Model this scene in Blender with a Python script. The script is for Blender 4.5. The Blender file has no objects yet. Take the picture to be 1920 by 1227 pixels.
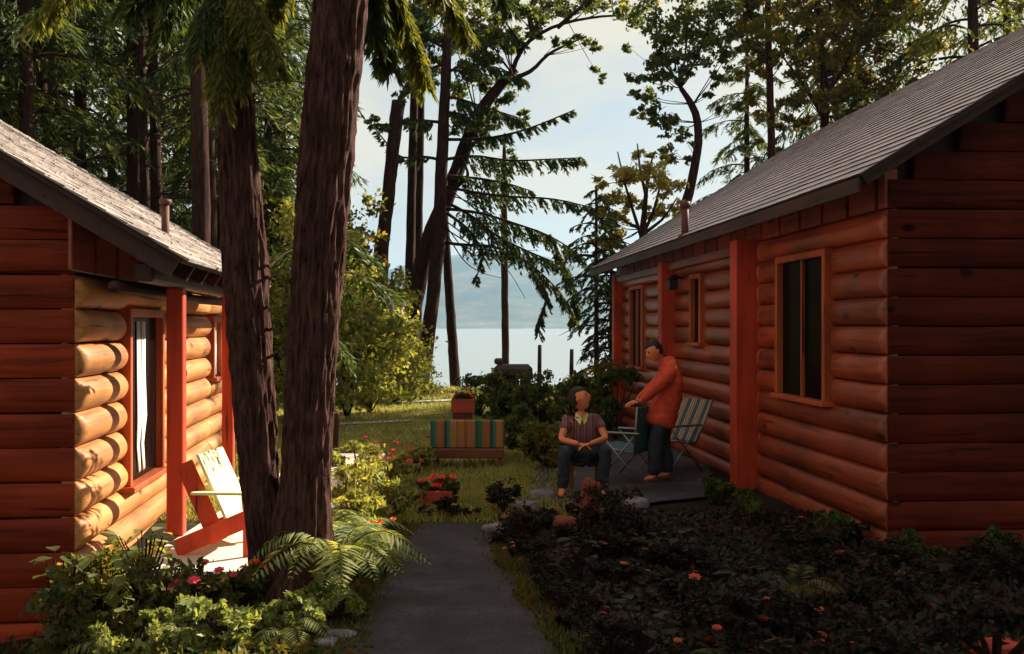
import bpy, math, random
import numpy as np
from mathutils import Vector, Matrix, noise as mnoise
random.seed(7); rng = np.random.default_rng(7)
sc = bpy.context.scene
R = math.radians
F_PX = 1950.0; CAM_Z = 1.9          # focal length in photo pixels, eye height in metres
SUN_AZ, SUN_EL = 52.0, 31.6         # degrees east of +Y, and above the horizon

# ---------------------------------------------------------------- camera
cam_d = bpy.data.cameras.new('camera'); cam = bpy.data.objects.new('camera', cam_d)
sc.collection.objects.link(cam); sc.camera = cam
cam.location = (0, 0, CAM_Z); cam.rotation_euler = (R(90), 0, 0)
cam_d.sensor_width = 36; cam_d.lens = 36*F_PX/1920; cam_d.clip_start = 0.05; cam_d.clip_end = 30000

# ---------------------------------------------------------------- world
world = bpy.data.worlds.new("World"); sc.world = world; world.use_nodes = True
wt = world.node_tree; wt.nodes.clear()
wo = wt.nodes.new('ShaderNodeOutputWorld'); bg = wt.nodes.new('ShaderNodeBackground')
sky = wt.nodes.new('ShaderNodeTexSky'); sky.sky_type = 'NISHITA'; sky.sun_disc = False
sky.sun_elevation = R(SUN_EL); sky.sun_rotation = R(SUN_AZ); sky.air_density = 1.1; sky.dust_density = 1.5
tc = wt.nodes.new('ShaderNodeTexCoord'); mp = wt.nodes.new('ShaderNodeMapping')
mp.inputs['Scale'].default_value = (1.0, 1.0, 3.0); mp.inputs['Location'].default_value = (0.35, 0.2, 0.1)
nz = wt.nodes.new('ShaderNodeTexNoise'); nz.inputs['Scale'].default_value = 2.3; nz.inputs['Detail'].default_value = 7
nz.inputs['Roughness'].default_value = 0.55; nz.inputs['Distortion'].default_value = 0.4
cr = wt.nodes.new('ShaderNodeValToRGB'); cr.color_ramp.elements[0].position = 0.34; cr.color_ramp.elements[1].position = 0.53
cr.color_ramp.elements[0].color = (0.3, 0.3, 0.3, 1)
mx = wt.nodes.new('ShaderNodeMixRGB'); mx.inputs[2].default_value = (8.0, 7.2, 5.5, 1)
wt.links.new(tc.outputs['Generated'], mp.inputs[0]); wt.links.new(mp.outputs[0], nz.inputs[0])
wt.links.new(nz.outputs[0], cr.inputs[0]); wt.links.new(cr.outputs[0], mx.inputs[0])
wt.links.new(sky.outputs[0], mx.inputs[1]); wt.links.new(mx.outputs[0], bg.inputs[0])
bg.inputs[1].default_value = 0.036; wt.links.new(bg.outputs[0], wo.inputs[0])

# ---------------------------------------------------------------- sun
sd = bpy.data.lights.new('sun', 'SUN'); sun = bpy.data.objects.new('sun', sd); sc.collection.objects.link(sun)
sd.energy = 5.0; sd.angle = R(0.55); sd.color = (1.0, 0.86, 0.64)
sun_dir = Vector((math.sin(R(SUN_AZ))*math.cos(R(SUN_EL)), math.cos(R(SUN_AZ))*math.cos(R(SUN_EL)), math.sin(R(SUN_EL))))
sun.rotation_euler = sun_dir.to_track_quat('Z', 'Y').to_euler(); sun.location = (10, 10, 20)

vs = sc.view_settings; vs.view_transform = 'Standard'; vs.look = 'None'; vs.gamma = 1; vs.exposure = 1.6
vs.use_curve_mapping = False
sc.render.engine = 'CYCLES'
try:
    sc.cycles.max_bounces = 6; sc.cycles.diffuse_bounces = 3; sc.cycles.transparent_max_bounces = 8
    sc.cycles.volume_bounces = 0; sc.cycles.volume_step_rate = 4; sc.cycles.use_denoising = True
except Exception: pass

# ---------------------------------------------------------------- helpers
def P(px, py, Y):
    """world point that lies Y metres ahead where the photo pixel points"""
    s = F_PX/Y
    return Vector(((px-960)/s, Y, CAM_Z-(py-613.5)/s))

def link(o, parent=None):
    sc.collection.objects.link(o)
    if parent is not None: o.parent = parent
    return o
def tag(o, label=None, cat=None, group=None, kind=None):
    if label: o['label'] = label
    if cat: o['category'] = cat
    if group: o['group'] = group
    if kind: o['kind'] = kind
    return o
def empty(name, loc=(0,0,0), rz=0, label=None, cat=None, group=None):
    o = bpy.data.objects.new(name, None); link(o); o.location = loc; o.rotation_euler = (0,0,rz)
    o.empty_display_size = 0.2
    return tag(o, label, cat, group)
def copy_tree(o, parent=None):
    c = o.copy(); link(c)
    if parent is not None:
        c.parent = parent
        for k in ('label', 'category', 'group'):
            pass
    for ch in list(o.children): copy_tree(ch, c)
    return c

class MB:
    def __init__(s): s.v = []; s.f = []
    def add(s, vs, fs):
        b = len(s.v); s.v += [tuple(v) for v in vs]; s.f += [tuple(i+b for i in f) for f in fs]
    def box(s, x0, x1, y0, y1, z0, z1, m=None):
        v = [Vector(p) for p in ((x0,y0,z0),(x1,y0,z0),(x1,y1,z0),(x0,y1,z0),(x0,y0,z1),(x1,y0,z1),(x1,y1,z1),(x0,y1,z1))]
        if m is not None: v = [m @ p for p in v]
        s.add(v, [(3,2,1,0),(4,5,6,7),(0,1,5,4),(1,2,6,5),(2,3,7,6),(3,0,4,7)])
    def bbox(s, x0, x1, y0, y1, z0, z1, b=0.01, m=None):
        """box with chamfered edges"""
        xs, ys, zs = (x0,x1), (y0,y1), (z0,z1)
        V = []; idx = {}
        for i in (0,1):
            for j in (0,1):
                for k in (0,1):
                    for a in range(3):
                        p = [xs[i], ys[j], zs[k]]
                        for c in range(3):
                            if c != a: p[c] += b*(1 if (i,j,k)[c] == 0 else -1)
                        idx[(i,j,k,a)] = len(V); V.append(Vector(p))
        Fc = []
        for a in range(3):
            c1, c2 = [(1,2),(2,0),(0,1)][a]
            for side in (0,1):
                q = []
                for (u, w) in ((0,0),(1,0),(1,1),(0,1)):
                    t = [0,0,0]; t[a] = side; t[c1] = u; t[c2] = w
                    q.append(idx[(t[0],t[1],t[2],a)])
                Fc.append(q if side else q[::-1])
        for a in range(3):                      # edges along axis a
            c1, c2 = [(1,2),(2,0),(0,1)][a]
            for u in (0,1):
                for w in (0,1):
                    t0 = [0,0,0]; t1 = [0,0,0]; t1[a] = 1
                    for t in (t0,t1): t[c1] = u; t[c2] = w
                    q = [idx[(*t0,c1)], idx[(*t1,c1)], idx[(*t1,c2)], idx[(*t0,c2)]]
                    Fc.append(q if (u == w) else q[::-1])
        for i in (0,1):
            for j in (0,1):
                for k in (0,1):
                    q = [idx[(i,j,k,0)], idx[(i,j,k,1)], idx[(i,j,k,2)]]
                    Fc.append(q if (i+j+k) % 2 == 1 else q[::-1])
        if m is not None: V = [m @ p for p in V]
        s.add(V, Fc)
    def tube(s, pts, radii, n=8, cap=True, amp=0.0):
        pts = [Vector(p) for p in pts]
        if not hasattr(radii, '__len__'): radii = [radii]*len(pts)
        ref = Vector((0,0,1)); b = len(s.v); N = len(pts)
        side = None
        for i, p in enumerate(pts):
            d = (pts[min(i+1,N-1)]-pts[max(i-1,0)])
            if d.length < 1e-9: d = Vector((0,0,1))
            d.normalize()
            if side is None:
                r0 = Vector((1,0,0)) if abs(d.x) < .9 else Vector((0,1,0))
                side = d.cross(r0).normalized()
            side = (side - d*side.dot(d)); side.normalize()
            up = d.cross(side)
            for k in range(n):
                a = 2*math.pi*k/n
                rr = radii[i]*(1+amp*math.sin(3*a+i*1.7)+amp*random.uniform(-1,1)) if amp else radii[i]
                s.v.append(tuple(p + (side*math.cos(a)+up*math.sin(a))*rr))
        for i in range(N-1):
            for k in range(n):
                k2 = (k+1) % n
                s.f.append((b+i*n+k, b+i*n+k2, b+(i+1)*n+k2, b+(i+1)*n+k))
        if cap:
            s.f.append(tuple(b+k for k in range(n))[::-1]); s.f.append(tuple(b+(N-1)*n+k for k in range(n)))
    def build(s, name, mat, parent=None, smooth=False, **kw):
        me = bpy.data.meshes.new(name); me.from_pydata(s.v, [], s.f); me.validate()
        if isinstance(mat, (list, tuple)):
            for m_ in mat: me.materials.append(m_)
        else: me.materials.append(mat)
        if smooth: me.polygons.foreach_set('use_smooth', [True]*len(me.polygons))
        o = link(bpy.data.objects.new(name, me), parent)
        return tag(o, kw.get('label'), kw.get('cat'), kw.get('group'), kw.get('kind'))

def quad_object(name, V, mat, parent=None, **kw):
    """V: (N,4,3) array -> one mesh of N separate quads"""
    V = np.asarray(V, dtype=np.float32); n = V.shape[0]
    me = bpy.data.meshes.new(name)
    me.vertices.add(n*4); me.vertices.foreach_set('co', V.reshape(-1))
    me.loops.add(n*4); me.loops.foreach_set('vertex_index', np.arange(n*4, dtype=np.int32))
    me.polygons.add(n); me.polygons.foreach_set('loop_start', np.arange(0, n*4, 4, dtype=np.int32))
    me.update(calc_edges=True); me.materials.append(mat)
    o = link(bpy.data.objects.new(name, me), parent)
    return tag(o, kw.get('label'), kw.get('cat'), kw.get('group'), kw.get('kind'))

def nrm(a): return a/np.maximum(np.linalg.norm(a, axis=-1, keepdims=True), 1e-9)
def leaf_quads(C, D, L, W, flat=0.0):
    """diamond leaves at C (N,3) pointing along D, length L, width W; flat pulls faces to level"""
    C = np.asarray(C, float); n = len(C); D = nrm(np.asarray(D, float))
    rv = nrm(rng.normal(size=(n,3)))
    if flat > 0:
        rv = nrm(rv*(1-flat) + np.cross(D, [0,0,1.0])*flat*3)
    S = nrm(np.cross(np.cross(D, rv), D)) if flat > 0 else nrm(np.cross(D, rv))
    L = np.broadcast_to(np.asarray(L, float), (n,))[:,None]; W = np.broadcast_to(np.asarray(W, float), (n,))[:,None]
    Nn = np.cross(D, S)
    return np.stack([C-D*L*.5, C+S*W*.5-D*L*.08+Nn*W*.1, C+D*L*.5, C-S*W*.5-D*L*.08+Nn*W*.1], axis=1)

def blob_leaves(center, r, n, L=.1, W=.06, sub=7, squash=.8, droop=.2):
    """leaves in ragged sub-clusters spread through an ellipsoid"""
    c = np.array(center, float)
    k = max(3, int(sub)); sc_ = nrm(rng.normal(size=(k,3)))*(rng.random((k,1))**.45)*r; sc_[:,2] *= squash
    which = rng.integers(0, k, n)
    off = rng.normal(size=(n,3))*r*.20; off[:,2] *= .65
    C = c + sc_[which] + off
    D = nrm(rng.normal(size=(n,3)) + np.array([0,0,-droop*2]))
    return leaf_quads(C, D, L*rng.uniform(.6,1.3,n), W*rng.uniform(.6,1.3,n))

def bez(p0, p1, p2, n):
    t = np.linspace(0,1,n)[:,None]
    return (1-t)**2*np.array(p0)+2*t*(1-t)*np.array(p1)+t**2*np.array(p2)

def bough(pts, width, L=.12, W=.03, twigs=26, per=9, hang=.35, fwd=.8, t0=.15):
    """evergreen bough: twigs on both sides of the branch curve, needles along the twigs -> (quads, twig lines)"""
    pts = np.asarray(pts, float); n = len(pts)
    seg = np.linalg.norm(np.diff(pts, axis=0), axis=1); cum = np.concatenate([[0], np.cumsum(seg)]); tot = cum[-1]
    t = rng.uniform(t0, 1, twigs); s = t*tot
    B = np.stack([np.interp(s, cum, pts[:,i]) for i in range(3)], 1)
    e = np.stack([np.interp(np.minimum(s+.05*tot, tot), cum, pts[:,i]) for i in range(3)], 1)
    b2 = np.stack([np.interp(np.maximum(s-.05*tot, 0), cum, pts[:,i]) for i in range(3)], 1)
    T = nrm(e-b2); S = nrm(np.cross(T, [0,0,1.0])+1e-6)
    sg = np.where(rng.random(twigs) < .5, -1, 1)[:,None]
    ln = width*(1.0-.65*t)*rng.uniform(.5,1.1,twigs)
    D = nrm(S*sg + T*fwd + rng.normal(size=(twigs,3))*.18 + np.array([0,0,-hang]))
    u = rng.random((twigs, per))**.8
    C = B[:,None,:] + D[:,None,:]*(ln[:,None]*u)[:,:,None]
    C[:,:,2] -= (u**2)*ln[:,None]*hang
    side = nrm(np.cross(D, [0,0,1.0])+1e-6)
    j = rng.normal(size=(twigs,per,3))*.25 + side[:,None,:]*rng.uniform(-1,1,(twigs,per,1))*.8
    DD = nrm(D[:,None,:] + j + np.array([0,0,-hang*.7]))
    C = C + DD*L*.3
    q = leaf_quads(C.reshape(-1,3), DD.reshape(-1,3), L*rng.uniform(.6,1.3,twigs*per), W*rng.uniform(.7,1.3,twigs*per))
    return q

# ---------------------------------------------------------------- materials
def new_mat(name):
    m = bpy.data.materials.new(name); m.use_nodes = True
    nt = m.node_tree; return m, nt, nt.nodes['Principled BSDF']
def N(nt, t, **kw):
    n = nt.nodes.new(t)
    for k, v in kw.items():
        if k.startswith('i_'): n.inputs[k[2:].replace('_', ' ')].default_value = v
        else: setattr(n, k, v)
    return n
def ramp(nt, src, stops):
    r = nt.nodes.new('ShaderNodeValToRGB'); e = r.color_ramp.elements
    while len(e) > 1: e.remove(e[-1])
    e[0].position = stops[0][0]; e[0].color = (*stops[0][1], 1)
    for p, c in stops[1:]:
        x = e.new(p); x.color = (*c, 1)
    nt.links.new(src, r.inputs[0]); return r
def lerp(a, b, t): return tuple(a[i]*(1-t)+b[i]*t for i in range(3))

def wood(name, base, dark, along='y', rough=.55, knots=True, scale=1.0, spec=.35, isl=.25):
    m, nt, bs = new_mat(name); L = nt.links.new
    tcn = N(nt, 'ShaderNodeTexCoord'); mpn = N(nt, 'ShaderNodeMapping')
    s = {'x': (.5, 9, 9), 'y': (9, .5, 9), 'z': (9, 9, .5)}[along]
    mpn.inputs['Scale'].default_value = tuple(v*scale for v in s)
    oi = N(nt, 'ShaderNodeObjectInfo')
    ad = N(nt, 'ShaderNodeVectorMath', operation='ADD'); ml = N(nt, 'ShaderNodeMath', operation='MULTIPLY'); ml.inputs[1].default_value = 37
    L(oi.outputs['Random'], ml.inputs[0]); L(tcn.outputs['Object'], ad.inputs[0]); L(ml.outputs[0], ad.inputs[1])
    L(ad.outputs[0], mpn.inputs[0])
    n1 = N(nt, 'ShaderNodeTexNoise'); n1.inputs['Scale'].default_value = 1.6; n1.inputs['Detail'].default_value = 8
    n1.inputs['Roughness'].default_value = .65; n1.inputs['Distortion'].default_value = .6
    L(mpn.outputs[0], n1.inputs[0])
    r = ramp(nt, n1.outputs[0], [(.30, dark), (.47, lerp(dark, base, .7)), (.6, base), (.78, tuple(min(1, c*1.25) for c in base))])
    col = r.outputs[0]
    n3 = N(nt, 'ShaderNodeTexNoise'); n3.inputs['Scale'].default_value = 1.3; n3.inputs['Detail'].default_value = 3
    L(tcn.outputs['Object'], n3.inputs[0])
    r3 = ramp(nt, n3.outputs[0], [(.32, (.55,.5,.5)), (.62, (1.1,1.1,1.1))])
    mm = N(nt, 'ShaderNodeMixRGB', blend_type='MULTIPLY'); mm.inputs[0].default_value = .8
    L(col, mm.inputs[1]); L(r3.outputs[0], mm.inputs[2]); col = mm.outputs[0]
    # every log its own tone
    mr = N(nt, 'ShaderNodeMapRange'); mr.inputs[3].default_value = 1-isl; mr.inputs[4].default_value = 1+isl
    L(oi.outputs['Random'], mr.inputs[0])
    m2 = N(nt, 'ShaderNodeMixRGB', blend_type='MULTIPLY'); m2.inputs[0].default_value = 1
    L(col, m2.inputs[1]); L(mr.outputs[0], m2.inputs[2]); col = m2.outputs[0]
    if knots:
        mk = N(nt, 'ShaderNodeMapping'); mk.inputs['Scale'].default_value = {'x': (2.2,4,4), 'y': (4,2.2,4), 'z': (4,4,2.2)}[along]
        L(ad.outputs[0], mk.inputs[0])
        vo = N(nt, 'ShaderNodeTexVoronoi'); vo.inputs['Scale'].default_value = .75
        L(mk.outputs[0], vo.inputs[0])
        kr = ramp(nt, vo.outputs['Distance'], [(.07, (1,1,1)), (.13, (0,0,0))])
        m3 = N(nt, 'ShaderNodeMixRGB'); m3.inputs[2].default_value = (dark[0]*.3, dark[1]*.3, dark[2]*.3, 1)
        L(kr.outputs[0], m3.inputs[0]); L(col, m3.inputs[1]); col = m3.outputs[0]
    mc = N(nt, 'ShaderNodeMapping'); mc.inputs['Scale'].default_value = tuple({'x': (.9, 22, 22), 'y': (22, .9, 22), 'z': (22, 22, .9)}[along])
    L(ad.outputs[0], mc.inputs[0]); nc = N(nt, 'ShaderNodeTexNoise'); nc.inputs['Scale'].default_value = 1.0; nc.inputs['Detail'].default_value = 3; L(mc.outputs[0], nc.inputs[0])
    cc = ramp(nt, nc.outputs[0], [(.30, (.18,.15,.15)), (.36, (1,1,1)), (.64, (1,1,1)), (.75, (1.35,1.3,1.25))])
    m6 = N(nt, 'ShaderNodeMixRGB', blend_type='MULTIPLY'); m6.inputs[0].default_value = .85; L(col, m6.inputs[1]); L(cc.outputs[0], m6.inputs[2]); col = m6.outputs[0]
    L(col, bs.inputs['Base Color'])
    bs.inputs['Roughness'].default_value = rough; bs.inputs['Specular IOR Level'].default_value = spec
    bp = N(nt, 'ShaderNodeBump'); bp.inputs['Strength'].default_value = .35; bp.inputs['Distance'].default_value = .01
    L(n1.outputs[0], bp.inputs['Height']); L(bp.outputs[0], bs.inputs['Normal'])
    return m

def plain(name, c, rough=.6, metal=0, spec=.3, var=.25, scale=8, bump=.2):
    m, nt, bs = new_mat(name); L = nt.links.new
    tcn = N(nt, 'ShaderNodeTexCoord')
    n1 = N(nt, 'ShaderNodeTexNoise'); n1.inputs['Scale'].default_value = scale; n1.inputs['Detail'].default_value = 6
    L(tcn.outputs['Object'], n1.inputs[0])
    r = ramp(nt, n1.outputs[0], [(.3, tuple(x*(1-var) for x in c)), (.7, tuple(min(1, x*(1+var)) for x in c))])
    L(r.outputs[0], bs.inputs['Base Color'])
    bs.inputs['Roughness'].default_value = rough; bs.inputs['Metallic'].default_value = metal; bs.inputs['Specular IOR Level'].default_value = spec
    if bump:
        bp = N(nt, 'ShaderNodeBump'); bp.inputs['Strength'].default_value = bump; bp.inputs['Distance'].default_value = .01
        L(n1.outputs[0], bp.inputs['Height']); L(bp.outputs[0], bs.inputs['Normal'])
    return m

def leafmat(name, stops, trans=.45, rough=.55, bend=None):
    """leaf colours vary leaf by leaf; thin leaves let light through"""
    m, nt, bs = new_mat(name); L = nt.links.new
    g = N(nt, 'ShaderNodeNewGeometry'); tcn = N(nt, 'ShaderNodeTexCoord')
    n1 = N(nt, 'ShaderNodeTexNoise'); n1.inputs['Scale'].default_value = .9; n1.inputs['Detail'].default_value = 2
    L(tcn.outputs['Object'], n1.inputs[0])
    mth = N(nt, 'ShaderNodeMath', operation='MULTIPLY_ADD'); mth.inputs[1].default_value = .55
    L(g.outputs['Random Per Island'], mth.inputs[0])
    m4 = N(nt, 'ShaderNodeMath', operation='MULTIPLY'); m4.inputs[1].default_value = .55
    L(n1.outputs[0], m4.inputs[0]); L(m4.outputs[0], mth.inputs[2])
    r = ramp(nt, mth.outputs[0], stops)
    L(r.outputs[0], bs.inputs['Base Color']); bs.inputs['Roughness'].default_value = rough
    bs.inputs['Specular IOR Level'].default_value = .25
    tr = N(nt, 'ShaderNodeBsdfTranslucent')
    hs = N(nt, 'ShaderNodeMixRGB', blend_type='MULTIPLY'); hs.inputs[0].default_value = 1; hs.inputs[2].default_value = (1.9, 1.7, .55, 1)
    L(r.outputs[0], hs.inputs[1]); L(hs.outputs[0], tr.inputs[0])
    mix = N(nt, 'ShaderNodeMixShader'); mix.inputs[0].default_value = trans
    out = nt.nodes['Material Output']
    L(bs.outputs[0], mix.inputs[1]); L(tr.outputs[0], mix.inputs[2]); L(mix.outputs[0], out.inputs[0])
    return m

def bark(name, dark, light, scale=1.0):
    m, nt, bs = new_mat(name); L = nt.links.new
    tcn = N(nt, 'ShaderNodeTexCoord'); mpn = N(nt, 'ShaderNodeMapping'); mpn.inputs['Scale'].default_value = (14*scale, 14*scale, 2.6*scale)
    L(tcn.outputs['Object'], mpn.inputs[0])
    n1 = N(nt, 'ShaderNodeTexNoise'); n1.inputs['Scale'].default_value = 1.5; n1.inputs['Detail'].default_value = 8; n1.inputs['Roughness'].default_value = .7
    L(mpn.outputs[0], n1.inputs[0])
    r = ramp(nt, n1.outputs[0], [(.35, dark), (.65, light)])
    L(r.outputs[0], bs.inputs['Base Color']); bs.inputs['Roughness'].default_value = .9; bs.inputs['Specular IOR Level'].default_value = .1
    bp = N(nt, 'ShaderNodeBump'); bp.inputs['Strength'].default_value = .9; bp.inputs['Distance'].default_value = .03
    L(n1.outputs[0], bp.inputs['Height']); L(bp.outputs[0], bs.inputs['Normal'])
    return m

M = {}
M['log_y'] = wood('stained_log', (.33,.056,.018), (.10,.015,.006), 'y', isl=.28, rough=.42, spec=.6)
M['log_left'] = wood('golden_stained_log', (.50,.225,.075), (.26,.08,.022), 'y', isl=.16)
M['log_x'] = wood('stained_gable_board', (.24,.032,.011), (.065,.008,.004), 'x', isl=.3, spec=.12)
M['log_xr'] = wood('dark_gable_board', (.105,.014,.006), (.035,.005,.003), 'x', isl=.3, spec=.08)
M['post'] = wood('red_post_wood', (.50,.05,.014), (.28,.022,.008), 'z', knots=False, isl=.1)
M['trim'] = wood('orange_window_trim', (.40,.085,.022), (.22,.03,.01), 'z', knots=False, isl=.1)
M['darkwood'] = wood('dark_eave_wood', (.055,.017,.013), (.02,.007,.006), 'y', knots=False)
M['redpaint'] = wood('red_painted_board', (.70,.065,.015), (.5,.04,.01), 'z', knots=False, isl=.06)
M['cream'] = plain('cream_paint', (.80,.70,.42), var=.06)
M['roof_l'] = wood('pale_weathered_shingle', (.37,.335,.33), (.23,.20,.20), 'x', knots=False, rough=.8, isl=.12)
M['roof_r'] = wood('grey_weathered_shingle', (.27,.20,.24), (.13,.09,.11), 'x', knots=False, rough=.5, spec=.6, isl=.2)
M['pipe'] = plain('rusty_pipe', (.10,.035,.03), rough=.7)
M['black'] = plain('dark_iron', (.015,.015,.018), rough=.5)
M['bark'] = bark('rough_pine_bark', (.014,.006,.006), (.06,.03,.025))
M['bark_fg'] = bark('furrowed_bark', (.014,.006,.006), (.125,.058,.05), 1.6)
M['bark_thin'] = bark('smooth_dark_bark', (.016,.007,.007), (.06,.03,.026), 2)
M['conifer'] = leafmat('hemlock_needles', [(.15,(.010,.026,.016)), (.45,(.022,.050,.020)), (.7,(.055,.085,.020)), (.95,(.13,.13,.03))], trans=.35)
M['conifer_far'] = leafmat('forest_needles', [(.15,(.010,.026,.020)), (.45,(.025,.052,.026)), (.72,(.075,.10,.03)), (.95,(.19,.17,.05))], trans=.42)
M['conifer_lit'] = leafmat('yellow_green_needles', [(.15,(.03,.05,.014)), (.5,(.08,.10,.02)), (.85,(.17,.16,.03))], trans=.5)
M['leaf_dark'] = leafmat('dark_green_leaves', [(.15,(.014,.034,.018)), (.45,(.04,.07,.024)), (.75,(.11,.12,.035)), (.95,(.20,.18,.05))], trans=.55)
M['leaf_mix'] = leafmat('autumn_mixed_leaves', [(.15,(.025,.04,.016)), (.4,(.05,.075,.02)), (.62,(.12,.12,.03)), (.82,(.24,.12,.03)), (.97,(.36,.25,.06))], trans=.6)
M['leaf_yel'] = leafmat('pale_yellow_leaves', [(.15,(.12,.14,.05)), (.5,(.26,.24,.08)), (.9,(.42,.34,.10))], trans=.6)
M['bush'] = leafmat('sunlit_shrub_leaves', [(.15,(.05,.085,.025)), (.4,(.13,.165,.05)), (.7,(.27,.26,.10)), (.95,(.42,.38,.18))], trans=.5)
M['fern'] = leafmat('fern_leaf', [(.1,(.08,.13,.045)), (.5,(.17,.22,.08)), (.9,(.36,.35,.15))], trans=.45)
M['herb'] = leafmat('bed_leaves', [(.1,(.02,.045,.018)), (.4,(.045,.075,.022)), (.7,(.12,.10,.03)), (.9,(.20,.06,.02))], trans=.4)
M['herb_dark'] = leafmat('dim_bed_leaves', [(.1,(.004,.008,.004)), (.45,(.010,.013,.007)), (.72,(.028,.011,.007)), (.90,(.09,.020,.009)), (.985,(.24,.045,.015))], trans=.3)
M['grass'] = leafmat('lawn_grass_blades', [(.1,(.09,.12,.03)), (.5,(.22,.23,.07)), (.9,(.38,.32,.13))], trans=.4)
M['flower_red'] = plain('red_petal', (.75,.035,.02), var=.3)
M['flower_pink'] = plain('pink_petal', (.75,.05,.12), var=.3)
M['flower_orange'] = plain('orange_petal', (.75,.14,.03), var=.3)
M['stone'] = plain('dark_field_stone', (.06,.04,.042), var=.5, scale=5, bump=.8, rough=.9)
M['stone_pale'] = plain('pale_field_stone', (.17,.15,.19), var=.5, scale=5, bump=.8, rough=.9)
M['skin'] = plain('skin', (.62,.20,.10), var=.08, rough=.5, bump=0)
M['hair'] = plain('dark_hair', (.018,.010,.010), var=.4, scale=60, rough=.6)
M['jacket'] = plain('red_jacket_cloth', (.52,.060,.028), var=.2, scale=14, rough=.85, bump=.5)
M['trousers'] = plain('dark_trousers', (.025,.03,.045), var=.3, scale=14, rough=.9, bump=.5)
M['shoes'] = plain('brown_shoes', (.12,.04,.02), rough=.5)
M['alu'] = plain('aluminium_tube', (.20,.21,.23), metal=.8, rough=.4, var=.1, bump=0)
M['glass'] = plain('dark_window_glass', (.004,.003,.003), rough=.2, spec=.03, var=.2, bump=0)
M['curtain'] = plain('pale_curtain', (.62,.62,.60), var=.15, scale=3, rough=.9)
M['slab'] = plain('pale_concrete', (.62,.55,.50), var=.12, scale=4, rough=.9)
M['soil'] = plain('bed_soil', (.02,.011,.009), var=.5, scale=6, rough=1, bump=1)
# ================================================================ terrain, water, far shore
def smooth(t): t = min(1, max(0, t)); return t*t*(3-2*t)
def ground_z(x, y):
    z = 0.0
    if y > 33: z -= min((y-33)*.17, 5.5)
    if x < -6: z += min(.05*(-6-x), 1.2)*smooth((34-y)/10)
    z -= .5*smooth((-2.35-x)/.5)*smooth((7.75-y)/.5)
    if y < 60: z += .05*mnoise.noise(Vector((x*.35, y*.35, 0))) + .018*mnoise.noise(Vector((x*1.7, y*1.7, 3)))
    return z
xs = sorted(set([-9000,-4000,-1500,-600,-250,-120,-70,-50] + [round(-40+.5*i, 2) for i in range(161)] + [round(-6+.15*i, 3) for i in range(80)] + [50,70,120,250,600,1500,4000,9000]))
ys = sorted(set([-30,-15,-6] + [round(0+.15*i, 3) for i in range(100)] + [15+.6*i for i in range(76)] + [62,70,90,140,300,900,2500,5000,9000]))
V = [(x, y, ground_z(x, y)) for y in ys for x in xs]
nx = len(xs); Fc = [(j*nx+i, j*nx+i+1, (j+1)*nx+i+1, (j+1)*nx+i) for j in range(len(ys)-1) for i in range(nx-1)]
m, nt, bs = new_mat('forest_floor'); L = nt.links.new
tcn = N(nt, 'ShaderNodeTexCoord'); n1 = N(nt, 'ShaderNodeTexNoise'); n1.inputs['Scale'].default_value = 1.1; n1.inputs['Detail'].default_value = 9; n1.inputs['Roughness'].default_value = .7
L(tcn.outputs['Object'], n1.inputs[0])
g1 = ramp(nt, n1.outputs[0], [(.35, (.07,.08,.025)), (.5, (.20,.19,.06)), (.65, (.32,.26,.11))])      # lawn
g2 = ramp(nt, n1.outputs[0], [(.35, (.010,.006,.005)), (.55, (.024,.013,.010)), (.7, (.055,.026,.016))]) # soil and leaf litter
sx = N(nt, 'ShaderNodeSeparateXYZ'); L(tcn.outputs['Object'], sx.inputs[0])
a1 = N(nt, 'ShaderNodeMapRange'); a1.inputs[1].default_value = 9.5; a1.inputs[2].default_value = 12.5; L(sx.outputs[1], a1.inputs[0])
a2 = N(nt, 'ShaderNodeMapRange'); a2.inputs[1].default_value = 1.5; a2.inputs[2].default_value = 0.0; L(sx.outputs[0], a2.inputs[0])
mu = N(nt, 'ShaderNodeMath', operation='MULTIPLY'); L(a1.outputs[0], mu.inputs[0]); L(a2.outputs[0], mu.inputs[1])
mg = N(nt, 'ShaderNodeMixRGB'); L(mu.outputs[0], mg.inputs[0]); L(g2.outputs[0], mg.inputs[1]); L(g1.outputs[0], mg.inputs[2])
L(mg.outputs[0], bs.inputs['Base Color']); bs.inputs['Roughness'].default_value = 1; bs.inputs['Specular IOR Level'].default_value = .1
bp = N(nt, 'ShaderNodeBump'); bp.inputs['Strength'].default_value = .8; bp.inputs['Distance'].default_value = .06; L(n1.outputs[0], bp.inputs['Height']); L(bp.outputs[0], bs.inputs['Normal'])
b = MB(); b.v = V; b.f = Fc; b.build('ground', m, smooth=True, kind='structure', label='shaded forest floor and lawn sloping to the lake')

# water
m, nt, bs = new_mat('lake_water'); L = nt.links.new
bs.inputs['Base Color'].default_value = (.20,.26,.32,1); bs.inputs['Roughness'].default_value = .3; bs.inputs['Specular IOR Level'].default_value = 1.0; bs.inputs['IOR'].default_value = 1.5
tcn = N(nt, 'ShaderNodeTexCoord'); mpn = N(nt, 'ShaderNodeMapping'); mpn.inputs['Scale'].default_value = (.5, 1.4, 1); L(tcn.outputs['Object'], mpn.inputs[0])
n1 = N(nt, 'ShaderNodeTexNoise'); n1.inputs['Scale'].default_value = .8; n1.inputs['Detail'].default_value = 6; L(mpn.outputs[0], n1.inputs[0])
bp = N(nt, 'ShaderNodeBump'); bp.inputs['Strength'].default_value = 1; bp.inputs['Distance'].default_value = .45; L(n1.outputs[0], bp.inputs['Height']); L(bp.outputs[0], bs.inputs['Normal'])
b = MB(); b.add([(-9000,44,-4),(9000,44,-4),(9000,5000,-4),(-9000,5000,-4)], [(0,1,2,3)])
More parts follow.
